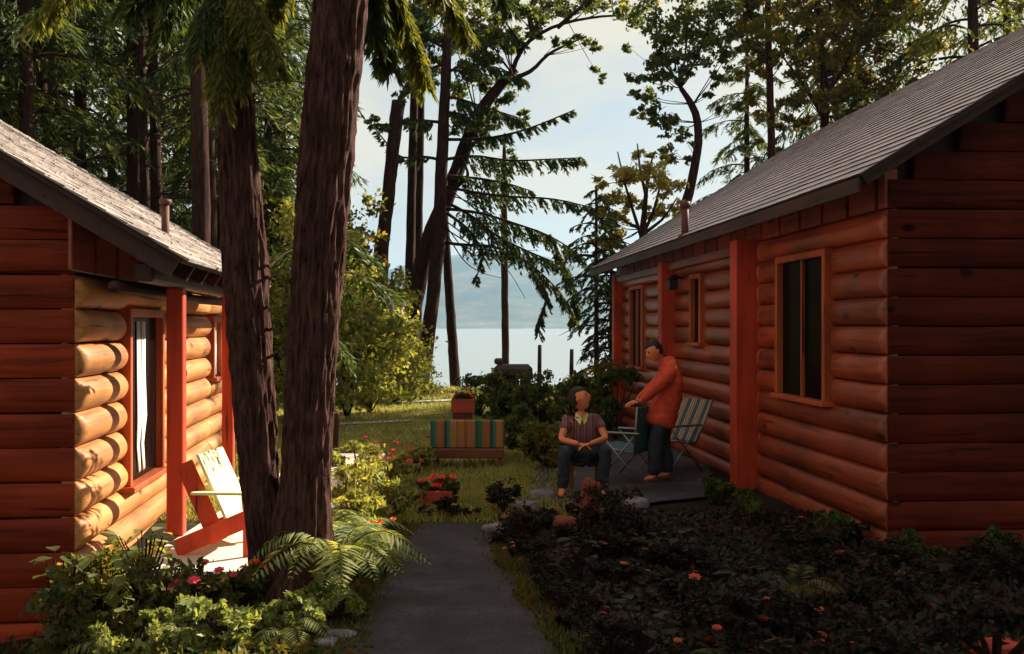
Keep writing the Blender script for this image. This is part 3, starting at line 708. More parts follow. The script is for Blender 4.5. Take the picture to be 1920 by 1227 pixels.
# ---- lakeside group in the middle
def px_tree(name, label, path, widths, Y, mat=None, group=None, zb=None):
    s_ = F_PX/Y; pts = px_pts(path, Y); o = pts[0].copy()
    gz = ground_z(o.x, Y); d = pts[0]-pts[1]
    if pts[0].z > gz-.2 and d.z < 0: pts.insert(0, Vector((pts[0].x+d.x/d.z*(gz-.2-pts[0].z)*.6, Y, gz-.2))); widths = [widths[0]*1.1]+list(widths)
    o = Vector((pts[0].x, Y, gz)); e = empty(name, o, 0, label, 'tree', group)
    simple_trunk(rel(pts, o), [w/2/s_ for w in widths], mat or M['bark'], e, n=16, k=34)
    return e, o
YM = 30.0
tA, oA = px_tree('snag_tree', 'dead leaning trunk with broken top, left of the lake view', [(713,575),(713,471),(725,403),(735,297),(747,190)], [30,28,24,24,26], 29)
tB, oB = px_tree('lakeside_conifer', 'thin straight trunk just left of the forked lakeside tree', [(768,600),(770,434),(773,300),(777,173),(780,20),(782,-150)], [20,17,16,15,13,8], 31)
tC, oC = px_tree('lakeside_conifer', 'thin straight trunk pressed close against the forked lakeside tree', [(781,640),(785,434),(788,280),(790,124),(792,-20),(795,-160)], [20,15,14,14,12,6], 31.5)
tD, oD = px_tree('lakeside_hemlock', 'thick dark hemlock trunk with long drooping boughs over the lake', [(790,728),(800,650),(812,557),(824,434),(828,310),(834,186),(840,60),(845,-120)], [28,26,25,26,23,20,17,8], YM)
tE, oE = px_tree('leaning_maple', 'dark tree leaning right from the lakeside hemlock, branching against sky', [(772,640),(775,575),(800,458),(837,372),(868,291),(893,217),(930,167),(967,130)], [28,30,32,30,27,24,20,15], 30.6)
tF, oF = px_tree('slim_lakeside_tree', 'slim bare trunk slanting before the lake, right of the hemlock', [(854,727),(843,558),(834,421),(830,300)], [20,17,15,8], 33)
tG, oG = px_tree('slim_lakeside_tree', 'lone thin upright trunk in front of the lake above the stone block', [(948,680),(946,500),(945,335),(946,250)], [14,13,11,4], 38)
def limb(parent, o, pts, r0, mat, name='limb', n=7):
    C, rr = interp_path([Vector(p)-Vector(o) for p in pts], list(np.linspace(r0, r0*.3, len(pts))), 12)
    b = MB(); b.tube([tuple(c) for c in C], list(rr), n=n); return b.build(name, mat, parent, smooth=True)
# long hemlock boughs reaching right
def P3(l, Y, dY): return [P(x, y, Y+dY*i/(len(l)-1)) for i, (x, y) in enumerate(l)]
for (l, wd, dY, tg) in (
    ([(835,262),(900,262),(960,252),(1010,235),(1078,206)], .38, -1.2, 70), ([(832,300),(890,290),(950,303),(1010,300),(1092,296)], .75, -.6, 90),
    ([(838,350),(890,362),(960,370),(1040,372),(1118,392)], .6, -1.6, 85), ([(836,392),(900,398),(960,418),(1030,440),(1098,486)], .85, -1.0, 100),
    ([(836,380),(880,400),(925,440),(985,470),(1060,500)], .8, -2.0, 90), ([(834,455),(870,462),(930,458),(990,490),(1050,545),(1080,600)], .62, -1.6, 95),
    ([(1030,440),(1060,500),(1080,560),(1075,605)], .55, .3, 90), ([(985,470),(1010,520),(1030,560),(1010,600),(1012,632)], .38, -.5, 55), ([(836,330),(900,335),(955,345),(1000,360)], .6, 1.0, 60),
    ([(838,400),(880,430),(910,478),(890,528)], .35, -1, 40), ([(826,300),(790,292),(750,300),(690,225)], .3, -1, 30), ([(830,180),(860,185),(920,205),(985,225)], .7, -.8, 90),
    ([(832,140),(870,120),(930,125),(985,150)], .7, .5, 80), ([(830,230),(780,225),(735,235),(705,232)], .45, .4, 50), ([(836,90),(790,70),(740,90),(705,130)], .8, .4, 90),
    ([(838,60),(890,40),(940,60),(985,80)], .8, .3, 90), ([(836,30),(780,10),(740,0),(700,30)], .8, -.5, 90), ([(838,120),(800,130),(765,150),(745,190)], .6, -.3, 70),
    ([(832,210),(870,215),(905,240),(925,262)], .6, .5, 70)):
    pts = P3(l, YM, dY)
    br = limb(tD, oD, pts, .05, M['bark'], 'bough')
    C, _ = interp_path(rel(pts, oD), [1]*len(pts), 16)
    quad_object('needles', bough(C, wd, L=.17, W=.05, twigs=int(tg*1.25), per=17, hang=.55, fwd=.7, t0=.12), M['conifer'], br)
for l in ([(838,440),(870,492),(900,512),(942,522)], [(836,430),(900,470),(950,500),(985,560)], [(836,415),(890,455),(960,470),(1010,470)], [(836,395),(880,395),(930,402)], [(838,365),(870,374),(930,408),(960,420)], [(836,424),(870,470),(920,490)], [(836,350),(900,400),(960,440)]):
    limb(tD, oD, P3(l, YM, -.8), .022, M['bark_thin'], 'bare_branch', n=5)
# leaning maple: upper limbs and leaf clusters
def cluster_tree(e, o, clumps, Y, mat, L, W, dens=1.0, dY=1.2, limbs=True, src=None, sub=8, lm=None, r0=.03, npx=1.0):
    Q = []; s_ = F_PX/Y
    for (x, y, r) in clumps:
        Yc = Y+random.uniform(-dY, dY); c = P(x, y, Yc); rr = r/s_
        n = int(dens*42*(r/10)**1.75*npx)+12
        Q.append(blob_leaves(c-o, rr*1.05, n, L=L, W=W, sub=max(4, int(sub*(r/35)))))
        if limbs and src:
            a = min(src, key=lambda q: math.hypot(q[0]-x, (q[1]-(y+r*.8))*.8)+(60 if q[1] < y-5 else 0))
            A = P(a[0], a[1], Y); mid = (A+c)/2+Vector((random.uniform(-.15,.15)*rr, 0, -.25*rr))
            limb(e, o, [A, mid, c], max(.012, min(r0, rr*.06)), lm or M['bark_thin'], 'limb', n=5)
            b = MB()
            for k in range(5):
                d = Vector((random.uniform(-1,1), random.uniform(-1,1), random.uniform(-.4,.9)))*rr*.8
                b.tube([tuple(c-o), tuple(c-o+d*.5+Vector((0,0,.05))), tuple(c-o+d)], [.012,.008,.004], n=4, cap=False)
            tag(b.build('twigs', lm or M['bark_thin'], e), kind='stuff')
    quad_object('foliage', np.concatenate(Q), mat, e)
for l in ([(960,138),(975,90),(1017,58),(1066,40),(1147,28),(1175,30)], [(950,150),(1000,135),(1020,105),(1060,85),(1100,68)], [(1045,52),(1080,22),(1110,-10)], [(973,100),(968,70),(950,45)], [(1000,72),(990,30),(1000,-10)], [(867,291),(855,330),(830,345)], [(840,365),(880,330),(868,300)]):
    limb(tE, oE, P3(l, 30.6, -.6), .075, M['bark'])
cluster_tree(tE, oE, [(985,30,32),(1020,15,36),(960,20,30),(1060,10,36),(1105,8,30),(1150,10,28),(1000,62,18),(1040,80,12),(1070,75,16),(1100,78,16),(1118,85,12),(955,90,22),(925,110,24),(940,150,22),(900,165,26),(910,75,22),(930,60,30),(900,110,30),(945,190,24),(920,215,22),(860,170,28),(900,240,24),(960,60,26),(930,20,36),(890,20,36),(850,70,34),(975,215,14),(1115,130,10),(1128,150,10),(870,215,26),(880,130,30)], 30.4, M['leaf_dark'], .16, .09, dens=1.15, src=[(1017,62),(1066,43),(1020,105),(960,138),(893,217)])
cluster_tree(tA, oA, [(748,196,12),(700,225,16),(722,240,10),(760,228,10),(752,175,14)], 29, M['conifer'], .15, .06, src=[(745,200),(738,240)])
cluster_tree(tB, oB, [(775,30,40),(745,60,34),(720,20,36),(780,90,30),(720,100,26),(770,-40,50),(710,-40,50),(760,140,20)], 31, M['leaf_dark'], .20, .08, src=[(780,20),(777,100)])
cluster_tree(tC, oC, [(800,60,30),(815,120,26),(840,20,34),(800,160,22),(860,-30,50),(870,90,28),(845,240,18)], 31.5, M['conifer'], .20, .08, src=[(792,60),(790,124)])
cluster_tree(tG, oG, [(940,330,22),(950,300,20),(935,365,16),(962,360,14)], 38, M['conifer'], .2, .08, src=[(945,335)])

# ---- trees behind the right cabin
YR = 27.0
t1, o1 = px_tree('slender_maple', 'slender crooked tree with open leafy crown rising behind the right roof', [(1262,470),(1278,410),(1293,360),(1306,300),(1313,230),(1300,195),(1276,165)], [22,20,18,16,15,13,9], YR)
cluster_tree(t1, o1, [(1205,20,36),(1240,55,44),(1290,60,46),(1330,70,40),(1360,110,26),(1270,110,34),(1300,125,30),(1230,110,28),(1195,145,18),(1190,175,14),(1215,185,22),(1250,150,26),(1232,215,26),(1262,235,28),(1285,262,16),(1200,210,16),(1345,150,18),(1372,60,22),(1290,10,40),(1340,20,40),(1235,290,18),(1262,290,20),(1290,300,12),(1385,200,14),(1350,205,8),(1180,90,12),(1330,178,12)], YR, M['leaf_dark'], .14, .085, dens=1.0, src=[(1276,165),(1300,195),(1313,230),(1306,300)], sub=10)
t2, o2 = px_tree('young_birch', 'airy multi-stemmed young tree with pale yellow leaves by the far eave', [(1204,480),(1204,440),(1210,380),(1214,330),(1225,290)], [16,13,9,6,3], 25)
for l in ([(1204,450),(1185,390),(1170,340),(1158,285)], [(1205,440),(1225,400),(1240,340),(1250,290)], [(1204,430),(1180,420),(1165,410)], [(1212,370),(1200,320),(1195,270)], [(1206,440),(1245,410),(1270,370)]): limb(t2, o2, P3(l, 25, .5), .05, M['bark_thin'])
cluster_tree(t2, o2, [(1165,330,28),(1195,320,26),(1225,330,28),(1255,350,26),(1150,370,24),(1180,380,22),(1240,400,24),(1145,420,24),(1165,450,22),(1120,340,18),(1125,400,20),(1270,390,20),(1190,290,16),(1240,300,14),(1205,390,16),(1135,460,24),(1165,410,20)], 25, M['leaf_yel'], .11, .06, dens=2.0, src=[(1170,340),(1185,390),(1240,340),(1225,400),(1204,430)], sub=12)
t3, o3 = px_tree('tall_maple', 'straight tall tree left of the dense yellowing tree behind the roof', [(1447,330),(1446,250),(1443,150),(1440,40),(1440,-120)], [15,14,13,12,8], 28)
cluster_tree(t3, o3, [(1400,30,36),(1440,60,38),(1475,30,36),(1420,95,30),(1470,110,26),(1430,140,18),(1415,185,22),(1425,225,18),(1470,190,24),(1490,150,24),(1478,240,22),(1460,280,14),(1405,130,20),(1390,80,18),(1430,-10,50),(1480,-10,50),(1390,5,40),(1460,70,34),(1400,60,28),(1440,115,28),(1425,265,12)], 28, M['leaf_mix'], .14, .085, dens=1.05, src=[(1443,40),(1443,100),(1443,150),(1446,230)])
t4, o4 = px_tree('yellowing_maple', 'dense yellow and orange leaved tree above the middle of the right roof', [(1548,330),(1546,220),(1545,130),(1535,60),(1530,-60)], [18,16,14,12,8], 29)
for l in ([(1546,220),(1500,150),(1470,110)], [(1546,180),(1590,120),(1600,60)], [(1560,200),(1610,170),(1640,150)]): limb(t4, o4, P3(l, 29, -.5), .08, M['bark'])
cluster_tree(t4, o4, [(1520,40,46),(1570,50,46),(1520,110,40),(1570,120,44),(1620,100,44),(1510,180,32),(1545,190,30),(1590,175,36),(1640,160,36),(1560,230,20),(1620,210,26),(1665,190,26),(1500,230,22),(1530,270,18),(1660,60,46),(1620,20,50),(1700,120,40),(1700,170,24),(1540,150,40),(1600,140,36),(1500,80,40),(1560,10,50),(1690,20,60),(1620,170,30),(1580,210,26),(1480,290,16),(1740,80,44),(1560,-10,60),(1650,-20,60)], 29, M['leaf_mix'], .145, .085, dens=1.25, src=[(1545,130),(1546,220),(1600,60),(1610,170),(1535,60)])
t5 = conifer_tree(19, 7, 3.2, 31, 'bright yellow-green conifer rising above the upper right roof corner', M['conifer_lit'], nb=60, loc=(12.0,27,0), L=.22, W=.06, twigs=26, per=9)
t6 = conifer_tree(17, 6, 3.0, 32, 'dark conifer behind the ridge, between maple and bright conifer', M['conifer_far'], nb=60, loc=(10.3,31,0))
for (x, y, k, lab) in ((14.8,31,0,'dark conifer at the right end of the tree line above the roof'), (8.6,38,2,'far dark conifer glimpsed behind the yellowing maple')):
    c = copy_tree(protos[k]); c.location = (x, y, ground_z(x,y)); c['label'] = lab
    if 'group' in c: del c['group']
# small spruces beside the far end of the right cabin
t7 = conifer_tree(4.2, .6, 1.0, 33, 'small blue-green spruce beside the far corner of the right cabin', M['conifer'], nb=44, loc=(2.35,24.5,0), r0=.07, L=.14, W=.035, twigs=22, per=9, dead=4)
t8 = conifer_tree(5.0, 2.6, .9, 34, 'thin young conifer with bare lower stem left of the cabin corner', M['conifer'], nb=26, loc=(1.9,23.4,0), r0=.06, L=.14, W=.035, twigs=16, per=8, dead=8)
for (px_, pyt, pyb, Y, lb) in ((1011,648,700,36,'slim weathered post standing before the water'), (1071,656,697,36,'short dark post near the shore by the cabin')):
    a, c = P(px_,pyb+8,Y), P(px_,pyt,Y); b = MB(); b.tube([(a.x,Y,a.z-.5),(c.x+.02,Y,c.z)], [.085,.07], n=10, amp=.04); b.tube([(c.x+.02,Y,c.z),(c.x+.02,Y,c.z+.02)], [.07,.05], n=10)
    b.build('wooden_post', M['bark'], smooth=True, label=lb, cat='post')
a = P(627,845,16); b = MB(); b.bbox(a.x-.07,a.x+.07,15.93,16.07,-.1,P(0,775,16).z,.01); b.build('wooden_post', M['darkwood'], label='dark square post on the lawn just right of the twin pine', cat='post')

# unseen conifers added to cut the sky light on the right gable and bed
for (x, y, k, lab) in ((7.6,2.2,0,'added tall conifer outside the right edge before the cabin'),(10.5,5.0,1,'added tall conifer by the right cabin gable, outside the frame'),(5.5,-4,2,'added unseen conifer behind the viewpoint on the right'),(-5.5,-4.5,1,'added unseen conifer behind the viewpoint on the left'),(0.5,-7,0,'added unseen conifer straight behind the viewpoint'),(-9,0,2,'added conifer outside the left edge of the view'),(11,-2,3,'added thin conifer far right behind the viewpoint')):
    c = copy_tree(protos[k]); c.location = (x, y, 0); c.rotation_euler = (0,0,x); c['label'] = lab; c['group'] = 'unseen conifers added around the viewpoint to cut sky light'
# ---- bushes
def bush(x, y, w, h, label, mat, n=2600, L=.12, W=.08, name='shrub', cat='shrub', group=None, k=9, z=None, flowers=None, fl=0):
    z0 = ground_z(x, y) if z is None else z
    e = empty(name, (x, y, z0), 0, label, cat, group); Q = []; b = MB()
    for i in range(k):
        a = random.uniform(0, 6.28); rr = w*.5*random.uniform(.1,.75); c = Vector((math.cos(a)*rr, math.sin(a)*rr, h*random.uniform(.18,.92)))
        Q.append(blob_leaves(c, min(w,h)*random.uniform(.16,.38), int(n/k*random.uniform(.5,1.5)), L=L*random.uniform(.7,1.3), W=W*random.uniform(.7,1.2), sub=9, squash=random.uniform(.6,1.1))); b.tube([(0,0,-.05), (c.x*.4, c.y*.4, c.z*.5), tuple(c)], [.02,.015,.006], n=5, cap=False)
    tag(b.build('stems', M['bark_thin'], e), kind='stuff'); quad_object('foliage', np.concatenate(Q), mat, e)
    if flowers: add_flowers(e, flowers, fl, w, h)
    return e
def flower_mesh(b, c, r, up=Vector((0,-.4,1))):
    up = up.normalized(); s1 = up.orthogonal().normalized(); s2 = up.cross(s1)
    for ring, (rr, lift, n) in enumerate(((1.0,.12,7),(.6,.35,5))):
        for k in range(n):
            a = 2*math.pi*(k+.5*ring)/n; d = s1*math.cos(a)+s2*math.sin(a); q = s1*-math.sin(a)+s2*math.cos(a)
            b.add([c, c+d*r*rr*.6+q*r*.32+up*r*lift, c+d*r*rr+up*r*lift*.8, c+d*r*rr*.6-q*r*.32+up*r*lift], [(0,1,2,3)])
def add_flowers(e, mat, n, w, h, r=.035):
    for i in range(n):
        b = MB(); c = Vector((random.uniform(-.5,.5)*w, random.uniform(-.5,.3)*w, h*random.uniform(.7,1.12)))
        flower_mesh(b, c, r*random.uniform(.8,1.3)); b.build('blossom', mat, e)
        
random.seed(21)
q = lambda px_, Y: (px_-960)*Y/F_PX
for (px_, Y, w, h, lab) in ((652,21.5,2.1,2.5,'sunlit yellow-green shrub just right of the twin pine trunk'), (692,23,2.0,2.2,'sunlit shrub in the middle of the bright shrub row'), (738,26,1.9,1.9,'low bright shrub at the foot of the lakeside trunks'), (645,26,2.5,3.6,'tall yellowing shrub behind the bright shrub row'), (705,29,2.4,3.2,'tall pale shrub behind the broken leaning trunk'), (768,29,1.2,1.3,'small leafy shrub at the base of the forked tree')):
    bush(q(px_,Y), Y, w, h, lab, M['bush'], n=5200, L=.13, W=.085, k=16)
bush(q(555,20), 20, 2.4, 4.4, 'tall leafy shrub seen between the two pine trunks', M['bush'], n=5200, L=.13, W=.08, k=16)
bush(q(655,27), 27, 2.2, 5.4, 'tall dark leafy bush beside the upper pine trunk', M['leaf_mix'], n=4200, L=.17, W=.11, k=14)
bush(q(520,26), 26, 2.4, 6.0, 'tall dark bush behind the twin pine trunks', M['leaf_dark'], n=4200, L=.17, W=.11, k=14)
bush(q(1130,21.0), 21.0, 1.5, 1.5, 'reddish leafy bush by the far cabin corner', M['leaf_mix'], n=2800, L=.10, W=.06)
bush(q(1155,17.5), 17.5, .9, 1.25, 'shrub with pale leaf tips before the far window', M['leaf_dark'], n=1800, L=.09, W=.055)
bush(q(958,19.3), 19.3, 1.5, .98, 'dark dense bush under the stone block', M['leaf_dark'], n=3600, L=.09, W=.055)
bush(q(1010,18.5), 18.5, 1.5, .95, 'dark low bush right of the stone block', M['leaf_dark'], n=2600, L=.09, W=.055)
bush(q(1075,19), 19, 1.6, 1.0, 'dark bush behind the seated man', M['leaf_dark'], n=2600, L=.09, W=.055)
bush(q(995,15), 15, 1.1, .75, 'low dark shrub left of the seated man', M['leaf_dark'], n=2200, L=.08, W=.05)
bush(q(900,22), 22, 1.1, .9, 'dark shrub left of the stone block', M['leaf_dark'], n=1800, L=.09, W=.055)
bush(q(1020,14), 14, .8, .6, 'small leafy plant at the seated man\'s right elbow', M['leaf_mix'], n=1400, L=.07, W=.045)
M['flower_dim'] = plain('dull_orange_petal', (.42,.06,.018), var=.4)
# ================================================================ ferns, bed plants, grass
def fern(x, y, z, n, Lf, label, mat, seed, lean=0, cat='fern', group=None, a0=0, a1=6.28, w=.17):
    random.seed(seed); e = empty('fern', (x, y, z), 0, label, cat, group)
    for i in range(n):
        a = a0+(a1-a0)*(i+random.uniform(.2,.8))/n; l = Lf*random.uniform(.75,1.15); rise = random.uniform(.45,.95)*l
        d = np.array([math.cos(a), math.sin(a), 0]); K = 15
        C = bez((0,0,0), d*l*.35+np.array([0,0,rise]), d*l+np.array([0,0,rise*.25-.05]), K)
        Q = []; m_ = 26
        t = np.linspace(.10, .99, m_); idx = t*(K-1); B = np.stack([np.interp(idx, range(K), C[:,j]) for j in range(3)], 1)
        T = nrm(np.gradient(B, axis=0)); S = nrm(np.cross(T, [0,0,1.0])); U = np.cross(S, T)
        ln = w*l*1.9*np.sin(np.pi*(t*.88+.1))**.8
        for sg in (-1, 1):
            D = nrm(S*sg+T*.45-U*.18+rng.normal(size=(m_,3))*.06)
            c = B+D*ln[:,None]*.5; wd = l*.034
            Wv = T*wd; tip = B+D*ln[:,None]-U*ln[:,None]*.12
            Q.append(np.stack([B, c-Wv*.5, tip, c+Wv*.5], 1))
        b = np.concatenate(Q); fr = quad_object('frond', b, mat, e)
        st = MB(); st.tube([tuple(c) for c in C], list(np.linspace(.005,.0015,K)), n=4, cap=False); st.build('stalk', M['bark_thin'], fr)
    return e
G = lambda px_, py, Y: P(px_, py, Y)
p = P(632,1080,6.95); fern(p.x, p.y, .27, 17, .58, 'large sunlit fern with arching fronds at the foot of the twin pine', M['fern'], 3)
p = P(655,1060,7.25); fern(p.x, p.y, .24, 13, .52, 'bright fern spilling over the path edge', M['fern'], 4)
p = P(600,1010,7.6); fern(p.x, p.y, .30, 11, .46, 'upright fern against the right trunk of the pine', M['fern'], 5)
p = P(660,1000,8.1); fern(p.x, p.y, .22, 12, .46, 'yellow-green fern behind the large sunlit fern', M['fern'], 6)
p = P(460,1170,6.5); fern(p.x, p.y, 0.02, 11, .34, 'fern under the twin trunks at the bottom edge', M['fern'], 7)
p = P(225,1130,6.3); fern(p.x, p.y, -.1, 11, .36, 'fern in front of the left cabin corner', M['fern'], 8)
p = P(350,1190,6.3); fern(p.x, p.y, 0, 10, .30, 'small fern at the bottom between the bed flowers', M['fern'], 9)
p = P(645,870,12); fern(p.x, p.y, 0.05, 11, .5, 'fern on the lawn edge right of the pine trunk', M['fern'], 10)
p = P(540,1190,6.3); fern(p.x, p.y, 0.0, 10, .30, 'low fern at the bottom under the pine', M['fern'], 12)

def big_leaf_plant(x, y, z, n, size, h, label, mat, seed, flowers=None, fl=0, w=.4, name='leafy_plant', cat='plant', group=None, leafname='leaf'):
    """broad leaves, each a part"""
    random.seed(seed); e = empty(name, (x, y, z), 0, label, cat, group); st = MB()
    for i in range(n):
        a = random.uniform(0,6.28); r = w*random.random()**.6; zz = h*random.uniform(.35,1)
        d = Vector((math.cos(a), math.sin(a), random.uniform(-.5,.4))).normalized(); c = Vector((math.cos(a)*r*.6, math.sin(a)*r*.6, zz))
        s_ = d.cross(Vector((0,0,1))).normalized(); u = s_.cross(d); L_ = size*random.uniform(.7,1.25); b = MB()
        rows = [(0,.0),(.2,.30),(.45,.42),(.7,.30),(.9,.10),(1,0)]; V = []
        for (t, hw) in rows:
            m_ = c+d*L_*t-u*L_*.22*t*t
            V += [m_-s_*hw*L_+u*hw*L_*.25, m_, m_+s_*hw*L_+u*hw*L_*.25]
        F_ = []
        for k in range(5):
            F_ += [(k*3,k*3+1,k*3+4,k*3+3),(k*3+1,k*3+2,k*3+5,k*3+4)]
        b.add(V, F_); b.build(leafname, mat, e, smooth=True)
        st.tube([(0,0,-.05),(c.x*.4,c.y*.4,zz*.6),tuple(c)], [.008,.006,.004], n=4, cap=False)
    st.build('stems', M['bark_thin'], e)
    if flowers: add_flowers(e, flowers, fl, w*1.6, h)
    return e
def onground(px_, Y, lift=0): x = (px_-960)*Y/F_PX; return x, Y, ground_z(x, Y)+lift
x,y,z = onground(110,6.9); big_leaf_plant(x,y,z, 34, .13, .95, 'blue-green broad-leaved plant against the left gable boards', M['herb'], 41, w=.22)
x,y,z = onground(190,7.0); big_leaf_plant(x,y,z, 55, .12, .85, 'broad-leaved bush at the left cabin corner', M['fern'], 42, w=.32)
x,y,z = onground(270,6.9); big_leaf_plant(x,y,z, 50, .11, .62, 'sunlit leafy plant beside the porch wall', M['fern'], 43, w=.32)
bush(*onground(215,7.1)[:2], .8, .95, 'twiggy bush leaning on the sunlit log wall', M['leaf_mix'], n=1700, L=.055, W=.03)
bush(*onground(160,6.4)[:2], .7, .6, 'dark leafy clump below the left cabin corner', M['herb'], n=1500, L=.06, W=.035)
bush(*onground(60,6.2)[:2], .7, .35, 'low dark clump at the bottom left of the bed', M['herb'], n=1200, L=.06, W=.035)
bush(*onground(290,6.5)[:2], .7, .42, 'low mixed clump in front of the porch slab', M['herb'], n=1700, L=.06, W=.03)
bush(*onground(390,6.7)[:2], .6, .32, 'low flowering clump with pink blossoms before the slab', M['herb'], n=1500, L=.06, W=.03, flowers=M['flower_pink'], fl=9)
bush(*onground(470,6.9)[:2], .5, .30, 'low flowering clump with red blossoms left of the pine', M['herb'], n=1300, L=.06, W=.03, flowers=M['flower_red'], fl=5)
bush(*onground(430,6.25)[:2], .8, .26, 'ground-hugging clump at the bottom edge left of the pine', M['fern'], n=1700, L=.06, W=.03)
bush(*onground(250,6.05)[:2], .8, .22, 'ground-hugging clump at the bottom left edge', M['fern'], n=1500, L=.06, W=.03)
bush(*onground(560,6.4)[:2], .5, .22, 'ivy-like clump around the foot of the pine', M['fern'], n=1300, L=.06, W=.035)
bush(*onground(625,6.7)[:2], .5, .30, 'leafy clump between pine and path', M['fern'], n=1500, L=.06, W=.03)
bush(*onground(690,7.9)[:2], .5, .42, 'clump with orange blossoms behind the large fern', M['fern'], n=1500, L=.06, W=.03, flowers=M['flower_orange'], fl=7)
random.seed(15)
for i, (X, Y, n_, sz, h_, lb) in enumerate(((.75,6.0,26,.10,.30,'low broad-leaved plant by the path in the dark bed'),(1.5,6.5,30,.12,.38,'broad-leaved plant in the left middle of the dark bed'),(2.3,5.9,26,.12,.34,'broad-leaved plant near the bottom of the dark bed'),(2.9,6.8,26,.10,.36,'broad-leaved plant before the right gable boards'),(.5,7.9,22,.09,.30,'broad-leaved plant near the upper path edge'),(1.3,8.2,24,.10,.30,'broad-leaved plant before the terrace'))):
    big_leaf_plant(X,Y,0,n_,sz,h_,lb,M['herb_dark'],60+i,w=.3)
for i, (X, Y, lb) in enumerate(((1.1,5.5,'dim fern at the bottom of the dark bed near the path'),(2.0,7.3,'dim fern in the middle of the dark bed'),(3.1,6.0,'dim fern at the lower right of the dark bed'),(1.0,9.0,'dim fern between red rocks and terrace'))):
    fern(X,Y,0,10,.36,lb,M['herb'],70+i)
# sunlit planting on the lawn side of the path
random.seed(77)
for i, (px_, Y, w, h) in enumerate(((650,10.5,.9,.5),(700,11.5,1.0,.42),(745,12.6,.9,.35),(670,13,1.1,.5),(720,10.0,.7,.45),(655,9.0,.6,.5),(760,11.0,.6,.3),(780,13.6,.7,.35),(700,14.5,1.0,.35))):
    bush(*onground(px_,Y)[:2], w, h, ['tufted yellow-green plant nearest the path bend','broad yellow-green plant left of the low planter','bright low plant before the striped glider','feathery bright plant by the square post','small bright plant above the fern','pale tuft touching the pine trunk','dim tuft beside the low red planter','plant with red blossoms before the glider','far bright tuft on the lawn'][i], M['bush'], n=1900, L=.085, W=.03, flowers=M['flower_red'] if i in (2,7,8) else None, fl=7, name='border_plant', cat='plant', group='sunlit border plants')
# dark bed on the right, in front of the cabin
random.seed(88)
protoP = []
for k, (w, h, mt, fm, fn) in enumerate(((.75,.42,'herb_dark','flower_dim',2),(.65,.32,'herb_dark','flower_dim',1),(.8,.5,'herb_dark',None,0),(.6,.28,'herb_dark','flower_dim',4))):
    protoP.append((w,h,mt,fm,fn))
LB = ['shaded bed plant with orange blossoms','shaded low bed plant with red blossoms','shaded tall leafy bed plant without blossoms','shaded ground plant dotted with orange blossoms']
made = {}
for i in range(46):
    Y = random.uniform(4.9, 9.4); xa = .55+.05*(Y-5); X = random.uniform(xa, min(4.2, .52*Y+.5))
    if Y > 8.3 and X > 2.9: continue
    if Y > 9.2 and X < .9: continue
    k = random.randrange(4)
    if k not in made:
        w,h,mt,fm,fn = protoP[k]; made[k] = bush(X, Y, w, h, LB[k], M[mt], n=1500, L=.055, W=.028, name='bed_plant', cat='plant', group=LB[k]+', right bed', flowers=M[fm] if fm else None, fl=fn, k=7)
    else:
        c = copy_tree(made[k]); c.location = (X, Y, ground_z(X,Y)); c.rotation_euler = (0,0,random.uniform(0,6.28)); s_ = random.uniform(.6,1.2); c.scale = (s_,s_,s_*(.72 if Y < 7 else .5))
for i, (X, Y) in enumerate(((2.35,10.2),(2.85,9.2),(2.2,11.0),(3.2,8.4),(3.9,8.2))):
    bush(X, Y, .5, .26, 'dark shrub at the right cabin base, '+['between window and corner','nearest the corner on the side wall','below the big red post','at the corner of the cabin','below the gable boards'][i], M['leaf_dark'], n=1500, L=.06, W=.035, group='dark shrubs along the right cabin base')

for i in range(9):
    Y = 5.5+i*.52; xe = float(np.interp(Y, [6,7.2,8.6,9.9], [.30,.08,-.15,-.25]))+.26
    c = copy_tree(made[[k for k in made][i % len(made)]]); c.location = (xe, Y, ground_z(xe,Y)); s_ = random.uniform(.55,.8); c.scale = (s_,s_,s_*.7); c.rotation_euler = (0,0,i)
for i, (X, Y) in enumerate(((-.5,10.2),(-.1,10.5),(.25,9.9),(-.75,10.4),(.5,9.3),(.1,9.1),(.55,10.3))):
    c = copy_tree(made[[k for k in made][i % len(made)]]); c.location = (X, Y, ground_z(X,Y)); s_ = random.uniform(.6,.85); c.scale = (s_,s_,s_*.8); c.rotation_euler = (0,0,i*2)
# grass on the lawn (one uncountable mass), litter in the beds
def scatter_grass(name, n, region, mat, L, label, kind='stuff', flat=0):
    xs_, ys_ = [], []
    C = []
    while len(C) < n:
        x, y = region()
        C.append((x, y, ground_z(x, y)))
    C = np.array(C); D = nrm(rng.normal(size=(n,3))*.45+np.array([0,0,1.0 if not flat else .1])); Ls = L*rng.uniform(.5,1.3,n)
    C[:,2] += Ls*.35; quad_object(name, leaf_quads(C, D, Ls, Ls*(.16 if not flat else .6), flat=flat), mat, label=label, kind=kind)
def rg1():
    Y = 10+23*random.random()**1.3; return random.uniform(-.34, .06)*Y, Y
scatter_grass('grass', 42000, rg1, M['grass'], .11, 'rough grass of the lawn between the cabins')
def rg2():
    Y = 4.6+6*random.random(); 
    while True:
        X = random.uniform(.3, .55*Y+.3)
        if X > .35+.0*Y: return X, Y
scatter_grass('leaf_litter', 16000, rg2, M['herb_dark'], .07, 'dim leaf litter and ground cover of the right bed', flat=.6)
def rg4():
    Y = 4.6+5.2*random.random(); return random.uniform(-1.25, .65), Y
scatter_grass('fallen_leaves', 900, rg4, M['herb'], .045, 'fallen leaves and needles strewn over the path', flat=.97)
